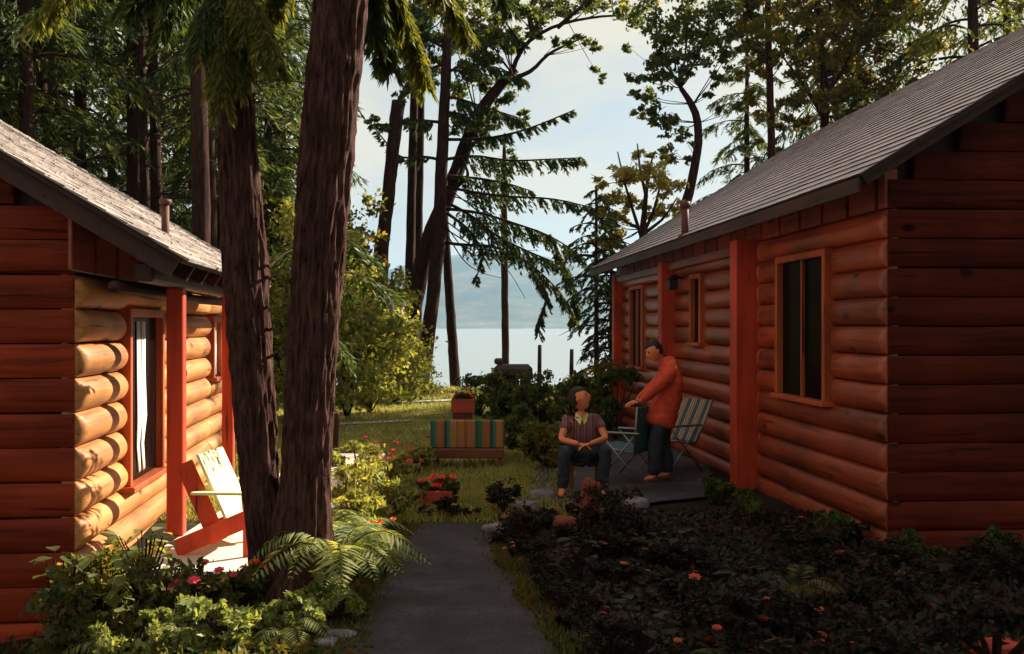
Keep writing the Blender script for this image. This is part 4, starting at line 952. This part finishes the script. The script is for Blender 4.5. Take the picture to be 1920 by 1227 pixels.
def rg5():
    Y = 5.2+4.6*random.random()
    if random.random() < .5: return float(np.interp(Y, [6,7.2,8.6,9.9], [.30,.08,-.15,-.25]))+random.gauss(.03,.07), Y
    return float(np.interp(Y, [6,7.6,9,9.9], [-1.02,-.95,-.98,-.85]))+random.gauss(-.03,.07), Y
scatter_grass('edge_grass', 5200, rg5, M['herb'], .075, 'grass tufts creeping over both path edges')
def rg3():
    Y = 5.6+3.2*random.random(); return random.uniform(-3.6*Y/7, -.95*Y/7), Y
scatter_grass('ground_cover', 9000, rg3, M['herb'], .07, 'ground cover in the bed under the pine', flat=.2)

# ================================================================ stones, stump, planters
def stone(x, y, z, sx, sy, sz, mat, label, seed, name='stone', group=None):
    b = MB(); V = []; n, m_ = 16, 10
    for i in range(m_+1):
        for k in range(n):
            th = math.pi*i/m_; a = 2*math.pi*k/n; d = Vector((math.sin(th)*math.cos(a), math.sin(th)*math.sin(a), math.cos(th)))
            e = Vector([math.copysign(abs(c)**.7, c) for c in d]); r = 1+.22*mnoise.noise(d*1.6+Vector((seed,0,0)))
            V.append((x+e.x*sx*r, y+e.y*sy*r, z+sz*.7+e.z*sz*r))
    b.v = V; b.f = [(i*n+k, (i+1)*n+k, (i+1)*n+(k+1) % n, i*n+(k+1) % n) for i in range(m_) for k in range(n)]
    return b.build(name, mat, smooth=True, label=label, cat='stone', group=group)
for i, (px_, Y, sx, sy, sz, mt, lb) in enumerate((
    (985,10.7,.17,.14,.06,'stone_pale','pale flat stone at the left end of the path edging'),(1015,11.4,.15,.12,.07,'stone_pale','bluish stone behind the flat edging stone'),(1195,10.9,.13,.1,.06,'stone_pale','small pale stone in the dim bed by the terrace'),
    (1150,11.2,.12,.1,.06,'stone_pale','pale rounded stone right of the red rocks'),(930,9.6,.14,.1,.05,'stone_pale','small stone at the path bend'),(1010,9.9,.2,.16,.09,'stone','dark boulder left of the red rocks'),
    (636,6.3,.10,.06,.035,'stone_pale','sunlit pale stone at the bottom beside the path'),(612,6.15,.07,.06,.03,'stone_pale','small sunlit stone at the bottom under the pine'),(318,6.95,.11,.07,.07,'stone','brown stone block at the slab edge'))):
    x,y,z = onground(px_,Y); stone(x,y,z,sx,sy,sz,M[mt],lb,i*3.1)
# stone block pillar standing in the dark bush
e = empty('stone_fireplace', (q(963,20), 20, .1), 0, 'squat dark stone fireplace block showing above the bushes', 'fireplace')
random.seed(3)
for (zz, hh) in ((0,.28),(.29,.26),(.56,.25)):
    for k in range(3):
        b = MB(); b.bbox(-.34+.23*k, -.34+.23*k+.215, -.3,.3, zz, zz+hh, .035); o = b.build('stone_course', M['stone'], e, smooth=False); o.rotation_euler = (0,0,random.uniform(-.03,.03))
b = MB(); b.bbox(-.38,.36,-.34,.34,.815,1.08,.075); b.build('cap_stone', M['stone'], e)
b = MB(); b.bbox(-.37,-.2,-.2,.1,1.085,1.2,.03); b.build('loose_stone', M['stone'], e)
M['trimdark'] = wood('brown_board', (.17,.05,.025), (.08,.02,.01), 'x', knots=False)
# rust-red rocks before the terrace
M['redrock'] = plain('rust_red_rock', (.15,.035,.022), var=.6, scale=7, rough=.95, bump=1)
stone(q(1108,10.1), 10.1, -.04, .11,.10,.27, M['redrock'], 'upright rust-red rock in front of the seated man', 4.4)
stone(q(1138,10.0), 10.0, -.03, .09,.08,.12, M['redrock'], 'rounded rust-red rock leaning on the upright one', 7.7)
stone(q(1060,9.7), 9.7, -.03, .13,.1,.10, M['redrock'], 'low rust-red rock left of the upright one', 9.1)
# planters
M['trimdark'] = wood('brown_board', (.17,.05,.025), (.08,.02,.01), 'x', knots=False)
def planter(x, y, z, w, h, d, label, seed, ped=0):
    random.seed(seed); e = empty('planter_box', (x,y,z), 0, label, 'planter')
    pm = M['planter']
    for (a, c, f, g) in ((-w/2, w/2, -d/2, -d/2+.025), (-w/2, w/2, d/2-.025, d/2), (-w/2, -w/2+.025, -d/2+.026, d/2-.026), (w/2-.025, w/2, -d/2+.026, d/2-.026)):
        b = MB(); b.bbox(a,c,f,g,ped,ped+h,.004); b.build('side_board', pm, e)
    b = MB(); b.box(-w/2+.026,w/2-.026,-d/2+.026,d/2-.026,ped+.02,ped+h-.03); b.build('soil', M['soil'], e)
    if ped: b = MB(); b.bbox(-w*.42,w*.42,-d*.4,d*.4,0,ped-.002,.01); b.build('pedestal', M['trimdark'], e)
    qd = np.concatenate([blob_leaves((random.uniform(-w*.4,w*.4),0,ped+h+.04), .10, 90, L=.07, W=.045) for _ in range(6)]); quad_object('plants', qd, M['herb'], e)
    for i in range(9):
        b = MB(); flower_mesh(b, Vector((random.uniform(-w*.5,w*.5), random.uniform(-.12,.05), ped+h+random.uniform(.05,.2))), .045); b.build('blossom', M['flower_red'], e)
    return e
M['planter'] = wood('terracotta_red_board', (.50,.075,.04), (.3,.04,.02), 'x', knots=False)
planter(q(868,20.5), 20.5, 0, .45, .27, .3, 'raised red planter with red flowers behind the striped glider', 1, ped=.22)
planter(q(819,11.0), 11.0, 0, .34, .18, .22, 'low terracotta-red planter box beside the path', 2)

# striped cloth
def striped(name, cols, period, axis='X', rough=.9):
    m, nt, bs = new_mat(name); L = nt.links.new; tcn = N(nt, 'ShaderNodeTexCoord'); sx = N(nt, 'ShaderNodeSeparateXYZ'); L(tcn.outputs['Object'], sx.inputs[0])
    mu = N(nt, 'ShaderNodeMath', operation='MULTIPLY'); mu.inputs[1].default_value = 1/period; fr = N(nt, 'ShaderNodeMath', operation='FRACT')
    L(sx.outputs[axis], mu.inputs[0]); L(mu.outputs[0], fr.inputs[0])
    r = ramp(nt, fr.outputs[0], cols); r.color_ramp.interpolation = 'CONSTANT'; L(r.outputs[0], bs.inputs['Base Color']); bs.inputs['Roughness'].default_value = rough
    n1 = N(nt, 'ShaderNodeTexNoise'); n1.inputs['Scale'].default_value = 160; L(tcn.outputs['Object'], n1.inputs[0]); bp = N(nt, 'ShaderNodeBump'); bp.inputs['Strength'].default_value = .4; L(n1.outputs[0], bp.inputs['Height']); L(bp.outputs[0], bs.inputs['Normal'])
    return m
M['stripe1'] = striped('tan_green_stripe', [(0,(.27,.12,.045)),(.17,(.014,.07,.05)),(.25,(.02,.12,.085)),(.33,(.25,.09,.035)),(.49,(.02,.04,.05)),(.56,(.03,.14,.10)),(.63,(.28,.14,.05)),(.76,(.15,.10,.045)),(.80,(.28,.12,.045)),(.93,(.19,.07,.03))], .62)
M['stripe2'] = striped('blue_yellow_stripe', [(0,(.03,.05,.12)),(.30,(.03,.05,.12)),(.42,(.38,.28,.09)),(.55,(.05,.10,.18)),(.68,(.38,.26,.08)),(.82,(.10,.03,.04)),(.9,(.3,.2,.07))], .17)
# striped glider on the lawn
e = empty('garden_glider', (q(877,14.2), 14.2, 0), 0, 'garden glider with tan and green striped back on the shaded lawn', 'bench')
b = MB(); b.bbox(-.50,.50,-.16,-.09,.26,.645,.02); b.build('striped_back', M['stripe1'], e)
b = MB(); b.bbox(-.50,.50,-.19,-.08,.13,.255,.012); b.build('rear_rail', M['trimdark'], e)
b = MB(); b.bbox(-.48,.48,-.07,.42,.20,.26,.02); b.build('seat', M['stripe1'], e)
for sx_ in (-1,1):
    for yy in (-.12,.36):
        b = MB(); b.bbox(sx_*.44-.03,sx_*.44+.03,yy-.03,yy+.03,0,.125 if yy < 0 else .198,.006); b.build('leg', M['trimdark'], e)
    b = MB(); b.bbox(sx_*.53-.022,sx_*.53+.022,-.15,.42,.40,.43,.008); b.build('armrest', M['trimdark'], e)

# ---- orange red slatted chair on the porch, seen from the side, back leaning to the left
cx, cy = q(420,8.15), 8.15
e = empty('porch_chair', (cx, cy, .18), R(-4), 'orange-red wooden porch chair with cream front, leaning back', 'chair')
def plank(parent, name, mat, a, c, w, t, y0, y1):
    """board whose side outline runs from a to c in the XZ plane, spanning y0..y1"""
    a, c = Vector((a[0],0,a[1])), Vector((c[0],0,c[1])); d = (c-a).normalized(); n_ = Vector((-d.z,0,d.x)); V = []
    for yy in (y0, y1):
        for (p_, o_) in ((a,-w/2),(c,-w/2),(c,w/2),(a,w/2)):
            k = p_+n_*o_; V.append((k.x, yy, k.z))
    b = MB(); b.add(V, [(0,1,2,3),(7,6,5,4),(0,4,5,1),(1,5,6,2),(2,6,7,3),(3,7,4,0)]); return b.build(name, mat, parent)
plank(e, 'back_side', M['redpaint'], (-.21,.69), (.06,.10), .13, .03, -.30,-.27)
plank(e, 'back_side', M['redpaint'], (-.21,.69), (.06,.10), .13, .03, .27,.30)
plank(e, 'side_rail', M['redpaint'], (.34,.30), (-.26,.045), .13, .03, -.335,-.302)
plank(e, 'side_rail', M['redpaint'], (.34,.30), (-.26,.045), .13, .03, .302,.335)
for k in range(5):
    y0 = -.265+k*.107; plank(e, 'back_slat', M['cream'], (-.115,.75), (.155,.16), .022, .02, y0, y0+.10)
for k in range(5):
    t0 = .13+k*.055; b = MB(); b.bbox(t0,t0+.048,-.3,.3,.26+k*.02,.28+k*.02,.004); b.build('seat_slat', M['cream'], e)
for yy in (-.36,.34):
    b = MB(); b.bbox(.27,.33,yy-.0,yy+.025,0,.46,.004); b.build('front_leg', M['redpaint'], e)
    b = MB(); b.bbox(-.12,.40,yy-.03,yy+.05,.463,.483,.004); b.build('armrest', M['cream'], e)

# ---- folding lawn chairs on the terrace
def lawn_chair(x, y, rz, label, cloth, back_t=.35):
    e = empty('lawn_chair', (x,y,ground_z(x,y)+.03), rz, label, 'chair', 'folding chairs on the terrace')
    # chair faces +x locally; back leans to -x
    bt = Vector((-.22-back_t,0,.92)); bb = Vector((-.20,0,.36)); ft = Vector((.26,0,.42))
    for s_ in (-1,1):
        y_ = .27*s_
        b = MB(); b.tube([(bt.x,y_,bt.z),(bb.x,y_,bb.z)], .013, n=8); b.build('back_frame', M['alu'], e, smooth=True)
        b = MB(); b.tube([(bb.x,y_,bb.z),(ft.x,y_,ft.z)], .013, n=8); b.build('seat_frame', M['alu'], e, smooth=True)
        b = MB(); b.tube([(-.30,y_*1.05,.0),(.24,y_*1.05,.58)], .012, n=8); b.build('leg', M['alu'], e, smooth=True)
        b = MB(); b.tube([(.26,y_*1.05,.0),(-.20,y_*1.05,.56)], .012, n=8); b.build('leg', M['alu'], e, smooth=True)
        b = MB(); b.bbox(-.28,.26,y_*1.08-.025,y_*1.08+.025,.585,.61,.008); b.build('armrest', M['alu'], e)
    b = MB(); d = (bt-bb).normalized(); n_ = Vector((-d.z,0,d.x))*.014; A=bt-d*.02; B=bb+d*.02
    b.add([(A.x-n_.x,-.26,A.z-n_.z),(A.x-n_.x,.26,A.z-n_.z),(B.x-n_.x,.26,B.z-n_.z),(B.x-n_.x,-.26,B.z-n_.z),(A.x+n_.x,-.26,A.z+n_.z),(A.x+n_.x,.26,A.z+n_.z),(B.x+n_.x,.26,B.z+n_.z),(B.x+n_.x,-.26,B.z+n_.z)],[(0,1,2,3),(7,6,5,4),(0,4,5,1),(1,5,6,2),(2,6,7,3),(3,7,4,0)])
    b.build('backrest', cloth, e)
    b = MB(); b.add([(bb.x,-.26,bb.z+.012),(bb.x,.26,bb.z+.012),(ft.x,.26,ft.z+.012),(ft.x,-.26,ft.z+.012),(bb.x,-.26,bb.z-.012),(bb.x,.26,bb.z-.012),(ft.x,.26,ft.z-.012),(ft.x,-.26,ft.z-.012)],[(3,2,1,0),(4,5,6,7),(0,1,5,4),(1,2,6,5),(2,3,7,6),(3,0,4,7)])
    b.build('seat', cloth, e); return e
M['stripe2'] = striped('blue_yellow_stripe', [(0,(.03,.05,.12)),(.30,(.03,.05,.12)),(.42,(.38,.28,.09)),(.55,(.05,.10,.18)),(.68,(.38,.26,.08)),(.82,(.10,.03,.04)),(.9,(.3,.2,.07))], .17, axis='Y')
lawn_chair(2.05, 13.5, R(212), 'folding chair with blue and yellow striped back leaning by the wall', M['stripe2'], .28)
M['teal'] = plain('dull_teal_canvas', (.03,.09,.10), var=.2)
lawn_chair(1.42, 12.75, R(150), 'folding chair with dull teal canvas that the standing man leans on', M['teal'], .02)
# brick corner in the bottom right
b = MB(); x,y,z = onground(1850,5.9); m_ = Matrix.Translation((x,y,z))@Matrix.Rotation(R(12),4,'Z'); b.bbox(-.2,.2,-.1,.1,-.02,.11,.01,m_); b.build('brick', M['planter'], label='terracotta block lying in the bottom right corner', cat='brick')
# ================================================================ people
def skin_mesh(name, nodes, edges, mat, parent=None, sub=2, offs=0.0, smoothit=True):
    """nodes: list of (co, rx[, ry]); grows one continuous skin around the skeleton"""
    me = bpy.data.meshes.new(name+'_skel'); me.from_pydata([tuple(n[0]) for n in nodes], edges, [])
    o = bpy.data.objects.new(name+'_skel', me); sc.collection.objects.link(o)
    md = o.modifiers.new('s', 'SKIN'); md.use_smooth_shade = True
    for i, n in enumerate(nodes):
        sv = me.skin_vertices[0].data[i]; r1 = n[1]+offs; r2 = (n[2] if len(n) > 2 else n[1])+offs; sv.radius = (r1, r2); sv.use_root = (i == 0)
    ss = o.modifiers.new('u', 'SUBSURF'); ss.levels = sub; ss.render_levels = sub
    dg = bpy.context.evaluated_depsgraph_get(); dg.update()
    m2 = bpy.data.meshes.new_from_object(o.evaluated_get(dg)); bpy.data.objects.remove(o)
    m2.materials.clear(); m2.materials.append(mat); m2.polygons.foreach_set('use_smooth', [True]*len(m2.polygons))
    o2 = bpy.data.objects.new(name, m2); link(o2, parent); return o2
def head_mesh(c, fwd, up, r, mat, parent, name='head', hair=None):
    """shaped head: cranium, jaw, nose, brow, eye hollows, lips, ears; returns mesh data lists"""
    f = fwd.normalized(); u = (up-f*up.dot(f)).normalized(); s_ = u.cross(f)
    b = MB(); n, m_ = 28, 22
    def warp(d):
        x, y, z = d                                # x side, y forward, z up
        w = .76; dp = .96; h = 1.22
        if z < 0: w *= 1-.28*(-z)**1.2; dp *= 1-.10*(-z)
        p = [x*w, y*dp, z*h]
        if y > 0:
            g = lambda cx, cz, sg: math.exp(-((x-cx)**2+(z-cz)**2)/sg)
            p[1] += .26*math.exp(-(x**2)/.012-((z+.12)**2)/.05)+.05*g(0,-.02,.01) - .10*g(.3,.10,.025)-.10*g(-.3,.10,.025) + .05*math.exp(-((z-.25)**2)/.01)*(1-x*x) + .07*g(0,-.46,.012)+.08*g(0,-.78,.04)-.04*g(0,-.58,.006)
        else: p[1] -= .12*max(0, z)
        return p
    for i in range(m_+1):
        for k in range(n):
            th = math.pi*i/m_; a = 2*math.pi*k/n; p = warp((math.sin(th)*math.cos(a), math.sin(th)*math.sin(a), math.cos(th)))
            v = c+(s_*p[0]+f*p[1]+u*p[2])*r; b.v.append(tuple(v))
    b.f = [(i*n+k, (i+1)*n+k, (i+1)*n+(k+1) % n, i*n+(k+1) % n) for i in range(m_) for k in range(n)]
    for sg in (-1,1):                              # ears
        e0 = c+(s_*sg*.76-f*.02-u*.02)*r; b.tube([tuple(e0+u*.22*r), tuple(e0+s_*sg*.10*r+u*.12*r-f*.1*r), tuple(e0+s_*sg*.08*r-u*.15*r), tuple(e0-u*.26*r)], [.05*r,.13*r,.11*r,.05*r], n=8)
    return b, (s_, f, u)
def hair_mesh(c, ax, r, parent, front=.42, seed=0):
    s_, f, u = ax; b = MB(); n, m_ = 36, 16
    for i in range(m_+1):
        for k in range(n):
            a = 2*math.pi*k/n; th = math.pi*(.58-.07*math.sin(a))*i/m_; d = (math.sin(th)*math.cos(a), math.sin(th)*math.sin(a), math.cos(th))
            k_ = 1.12+.09*mnoise.noise(Vector(d)*6+Vector((seed,0,0)))
            y = d[1]; z = d[2]
            if y > 0 and z < front+.2*abs(d[0]): k_ = .80          # hairline
            if abs(d[0]) > .7 and z < .12 and y > -.3: k_ = .82
            b.v.append(tuple(c+(s_*d[0]*.78*k_+f*(d[1]*.98*k_-.04-.10*max(0,-y)*max(0,z))+u*d[2]*1.24*k_)*r))
    b.f = [(i*n+k, (i+1)*n+k, (i+1)*n+(k+1) % n, i*n+(k+1) % n) for i in range(m_) for k in range(n)]
    return b.build('hair', M['hair'], parent, smooth=True)
def hand(b_list, wrist, aim, palm_n, size, curl, thumb_side, mat, parent):
    """palm and five fingers as chains; returned as skin meshes to be joined into the body"""
    a = aim.normalized(); nrm_ = (palm_n-a*palm_n.dot(a)).normalized(); sd_ = nrm_.cross(a)*thumb_side; o = []
    nodes = [(wrist, .027*size, .02*size), (wrist+a*.045*size, .036*size, .017*size), (wrist+a*.085*size, .040*size, .015*size)]
    o.append((nodes, [(0,1),(1,2)]))
    for j, (off, ln) in enumerate(((.030,.072),(.010,.082),(-.010,.076),(-.029,.06))):
        p = wrist+a*.075*size+sd_*off*size; ns = [(p, .0095*size)]; dd = a.copy()
        for k in range(3):
            dd = (dd*math.cos(curl)+nrm_*math.sin(curl)).normalized(); p = p+dd*ln*size*(.45,.32,.25)[k]; ns.append((p, (.0092,.0082,.0065)[k]*size))
        o.append((ns, [(0,1),(1,2),(2,3)]))
    p = wrist+a*.03*size+sd_*.03*size; ns = [(p, .012*size)]; dd = (a*.6+sd_*.8).normalized()
    for k in range(2):
        p = p+dd*.036*size; ns.append((p, .0095*size)); dd = (dd+nrm_*.5+a*.3).normalized()
    o.append((ns, [(0,1),(1,2)]))
    return o
def join_into(target, others):
    import bmesh
    bm = bmesh.new(); bm.from_mesh(target.data)
    for o in others: bm.from_mesh(o.data)
    bm.to_mesh(target.data); bm.free(); target.data.polygons.foreach_set('use_smooth', [True]*len(target.data.polygons))
    for o in others: bpy.data.objects.remove(o)
M['lips'] = plain('lips', (.30,.05,.04), var=.1)
def person(origin, label, J, E, headc, hfwd, hup, hr, hands, clothes, hair_front=.42):
    o = Vector(origin); e = empty('person', o, 0, label, 'person')
    body = skin_mesh('body', [(Vector(j[0])-o, *j[1:]) for j in J], E, M['skin'], e)
    ex = []
    hb, ax = head_mesh(Vector(headc)-o, Vector(hfwd), Vector(hup), hr, M['skin'], None); ex.append(hb.build('h', M['skin'], e))
    for hspec in hands:
        for (ns, es) in hand(None, Vector(hspec[0])-o, Vector(hspec[1]), Vector(hspec[2]), hspec[3], hspec[4], hspec[5], None, None):
            ex.append(skin_mesh('f', ns, es, M['skin'], e, sub=1))
    join_into(body, ex)
    hair_mesh(Vector(headc)-o, ax, hr, body, hair_front)
    for sg in (-1,1):
        c = Vector(headc)-o+(ax[0]*sg*.27+ax[1]*.84+ax[2]*.08)*hr; b = MB(); b.tube([tuple(c-ax[1]*.05*hr), tuple(c+ax[1]*.06*hr)], [.13*hr,.07*hr], n=10); b.build('eye', M['black'], body)
        c2 = c+ax[2]*.17*hr+ax[1]*.03*hr; b = MB(); b.tube([tuple(c2-ax[0]*.15*hr), tuple(c2+ax[2]*.04*hr), tuple(c2+ax[0]*.15*hr)], .045*hr, n=6); b.build('eyebrow', M['hair'], body)
    c3 = Vector(headc)-o+(ax[1]*.90-ax[2]*.56)*hr; b = MB(); b.tube([tuple(c3-ax[0]*.24*hr), tuple(c3+ax[1]*.05*hr), tuple(c3+ax[0]*.24*hr)], [.03*hr,.055*hr,.03*hr], n=8); b.build('mouth', M['lips'], body)
    for (nm, nodes, edges, mat) in clothes:
        co = skin_mesh(nm, [(Vector(j[0])-o, *j[1:]) for j in nodes], edges, mat, e, sub=3 if nm != 'shoe' else 2)
        if nm != 'shoe':                              # folds in the cloth
            co.data.update(); vn = [v.normal.copy() for v in co.data.vertices]
            for v, n_ in zip(co.data.vertices, vn):
                w_ = v.co; f_ = mnoise.noise(Vector((w_.x*9, w_.y*9, w_.z*15)))*.6+(1-abs(mnoise.noise(Vector((w_.x*5+3, w_.y*5, w_.z*9))))*3)*.5
                v.co += n_*(.013*f_)
    return e

# ---- standing man in a red jacket, leaning forward on a chair back
s = 154.0; Ym = F_PX/s; gz = .03
def W(px_, z, dy=0): return Vector(((px_-960)/s, Ym+dy, z))
pel = W(1247,.93); ch1 = W(1257,1.12); ch2 = W(1264,1.30); nk = W(1250,1.44,-.0); nk2 = W(1240,1.51)
hipL, hipR = W(1243,.90,-.10), W(1251,.90,.11)
knL, knR = W(1226,.50,-.13), W(1246,.50,.12); anL, anR = W(1225,.10,-.13), W(1256,.10,.13); toL, toR = W(1204,.055,-.17), W(1236,.055,.09)
shL, shR = W(1258,1.38,-.19), W(1260,1.37,.19); elL, elR = W(1226,1.17,-.24), W(1224,1.15,.10); wrL, wrR = W(1196,1.0,-.15), W(1193,1.0,.0)
J = [(pel,.125,.10),(ch1,.12,.10),(ch2,.13,.10),(nk,.058),(nk2,.058),(hipL,.085),(knL,.06),(anL,.042),(toL,.035),(hipR,.085),(knR,.06),(anR,.042),(toR,.035),(shL,.06),(elL,.045),(wrL,.027),(shR,.06),(elR,.045),(wrR,.027)]
E = [(0,1),(1,2),(2,3),(3,4),(0,5),(5,6),(6,7),(7,8),(0,9),(9,10),(10,11),(11,12),(2,13),(13,14),(14,15),(2,16),(16,17),(17,18)]
jk = [(W(1234,.66),.25,.22),(W(1240,.80),.235,.20),(W(1248,.94),.21,.19),(ch1,.195,.17),(ch2,.195,.165),(nk+Vector((.005,0,.035)),.105,.10),(shL,.095),(elL,.07),(wrL+Vector((.02,0,.01)),.048),(shR,.095),(elR,.07),(wrR+Vector((.02,0,.01)),.048),(nk+Vector((-.02,0,.095)),.085,.085)]
jE = [(0,1),(1,2),(2,3),(3,4),(4,5),(4,6),(6,7),(7,8),(4,9),(9,10),(10,11),(5,12)]
tr = [(W(1246,.88),.13,.11),(hipL,.10),(knL,.095),(anL,.085),(hipR,.10),(knR,.095),(anR,.085)]; tE = [(0,1),(1,2),(2,3),(0,4),(4,5),(5,6)]
shA = [(anL+Vector((.04,0,-.05)),.045,.04),(anL+Vector((-.03,-.01,-.04)),.05,.045),(toL+Vector((0,0,-.005)),.045,.035)]; shB = [(anR+Vector((.04,0,-.05)),.045,.04),(anR+Vector((-.03,-.01,-.04)),.05,.045),(toR+Vector((0,0,-.005)),.045,.035)]
person((pel.x, Ym, gz), 'standing man in a red jacket leaning his hands on a chair back', J, E, W(1226,1.60), (-1,-.45,-.35), (-.25,0,1), .105,
       [(wrL,(-1,.25,-.25),(-.2,0,-1),1.05,.35,-1),(wrR,(-1,-.1,-.25),(-.2,0,-1),1.05,.35,1)],
       [('jacket', jk, jE, M['jacket']), ('trousers', tr, tE, M['trousers']), ('shoe', shA, [(0,1),(1,2)], M['shoes']), ('shoe', shB, [(0,1),(1,2)], M['shoes'])], hair_front=.45)
# ---- seated man looking up
s = 165.0; Ym = F_PX/s
pel = W(1097,.47,.10); c1 = W(1096,.62,.06); c2 = W(1093,.78,.0); nk = W(1090,.90,-.02); nk2 = W(1089,.965,-.03)
hL, hR = W(1084,.44,.05), W(1112,.44,.05); kL, kR = W(1056,.55,-.36), W(1131,.55,-.34); aL, aR = W(1052,.10,-.34), W(1124,.10,-.30); tL, tR = W(1048,.06,-.52), W(1126,.06,-.48)
sL, sR = W(1064,.84,0), W(1121,.84,0); eL, eR = W(1050,.64,-.16), W(1134,.65,-.14); wL, wR = W(1080,.62,-.42), W(1102,.625,-.44)
J = [(pel,.13,.11),(c1,.11,.09),(c2,.10,.075),(nk,.052),(nk2,.055),(hL,.085),(kL,.062),(aL,.042),(tL,.035),(hR,.085),(kR,.062),(aR,.042),(tR,.035),(sL,.055),(eL,.04),(wL,.027),(sR,.055),(eR,.04),(wR,.027)]
tr = [(W(1097,.46,.1),.145,.125),(hL,.10),(kL,.08),(aL,.062),(hR,.10),(kR,.08),(aR,.062)]
sh = [(W(1097,.46,.08),.18,.16),(c1,.175,.155),(c2,.20,.16),(nk,.085),(sL,.07),((sL*.45+eL*.55),.06),(sR,.07),((sR*.45+eR*.55),.06)]
shE = [(0,1),(1,2),(2,3),(2,4),(4,5),(2,6),(6,7)]
M['shirt'] = striped('brown_plaid_shirt', [(0,(.10,.03,.04)),(.3,(.20,.10,.11)),(.45,(.12,.03,.04)),(.6,(.09,.09,.14)),(.75,(.22,.08,.07))], .07)
M['collar'] = plain('pale_collar', (.62,.55,.22), var=.1)
shoe1 = [(aL+Vector((0,.05,-.05)),.045,.04),(aL+Vector((0,-.04,-.035)),.05,.045),(tL,.045,.035)]; shoe2 = [(aR+Vector((0,.05,-.05)),.045,.04),(aR+Vector((0,-.04,-.035)),.05,.045),(tR,.045,.035)]
pm = person((pel.x, Ym+.1, gz), 'seated man in dark plaid shirt with forearms crossed on his knees', J, E, W(1087,1.085,-.05), (.93,-.25,.45), (-.25,.1,1), .108,
       [(wL,(1,-.15,-.2),(0,-.2,-1),1.05,.3,-1),(wR,(-1,-.2,-.25),(0,-.2,-1),1.05,.3,1)],
       [('trousers', tr, tE, M['trousers']), ('shirt', sh, shE, M['shirt']), ('shoe', shoe1, [(0,1),(1,2)], M['shoes']), ('shoe', shoe2, [(0,1),(1,2)], M['shoes'])])
b = MB(); o_ = Vector(pm.location)
for sg in (-1,1):
    a = nk-o_+Vector((0,-.06,.01)); b.add([a+Vector((sg*.065,.03,.03)), a+Vector((sg*.08,-.0,-.035)), a+Vector((sg*.02,-.055,-.11)), a+Vector((sg*.0,-.05,-.03))], [(0,1,2,3)])
b.build('collar', M['collar'], pm)
# what he sits on
e = empty('garden_stool', (pel.x, Ym+.12, gz), 0, 'low wooden stool under the seated man', 'stool')
b = MB(); b.bbox(-.19,.19,-.16,.16,.30,.335,.012); b.build('seat', M['trimdark'], e)
for sx_ in (-1,1):
    for sy_ in (-1,1):
        b = MB(); b.bbox(sx_*.15-.02,sx_*.15+.02,sy_*.12-.02,sy_*.12+.02,0,.298,.004); b.build('leg', M['trimdark'], e)
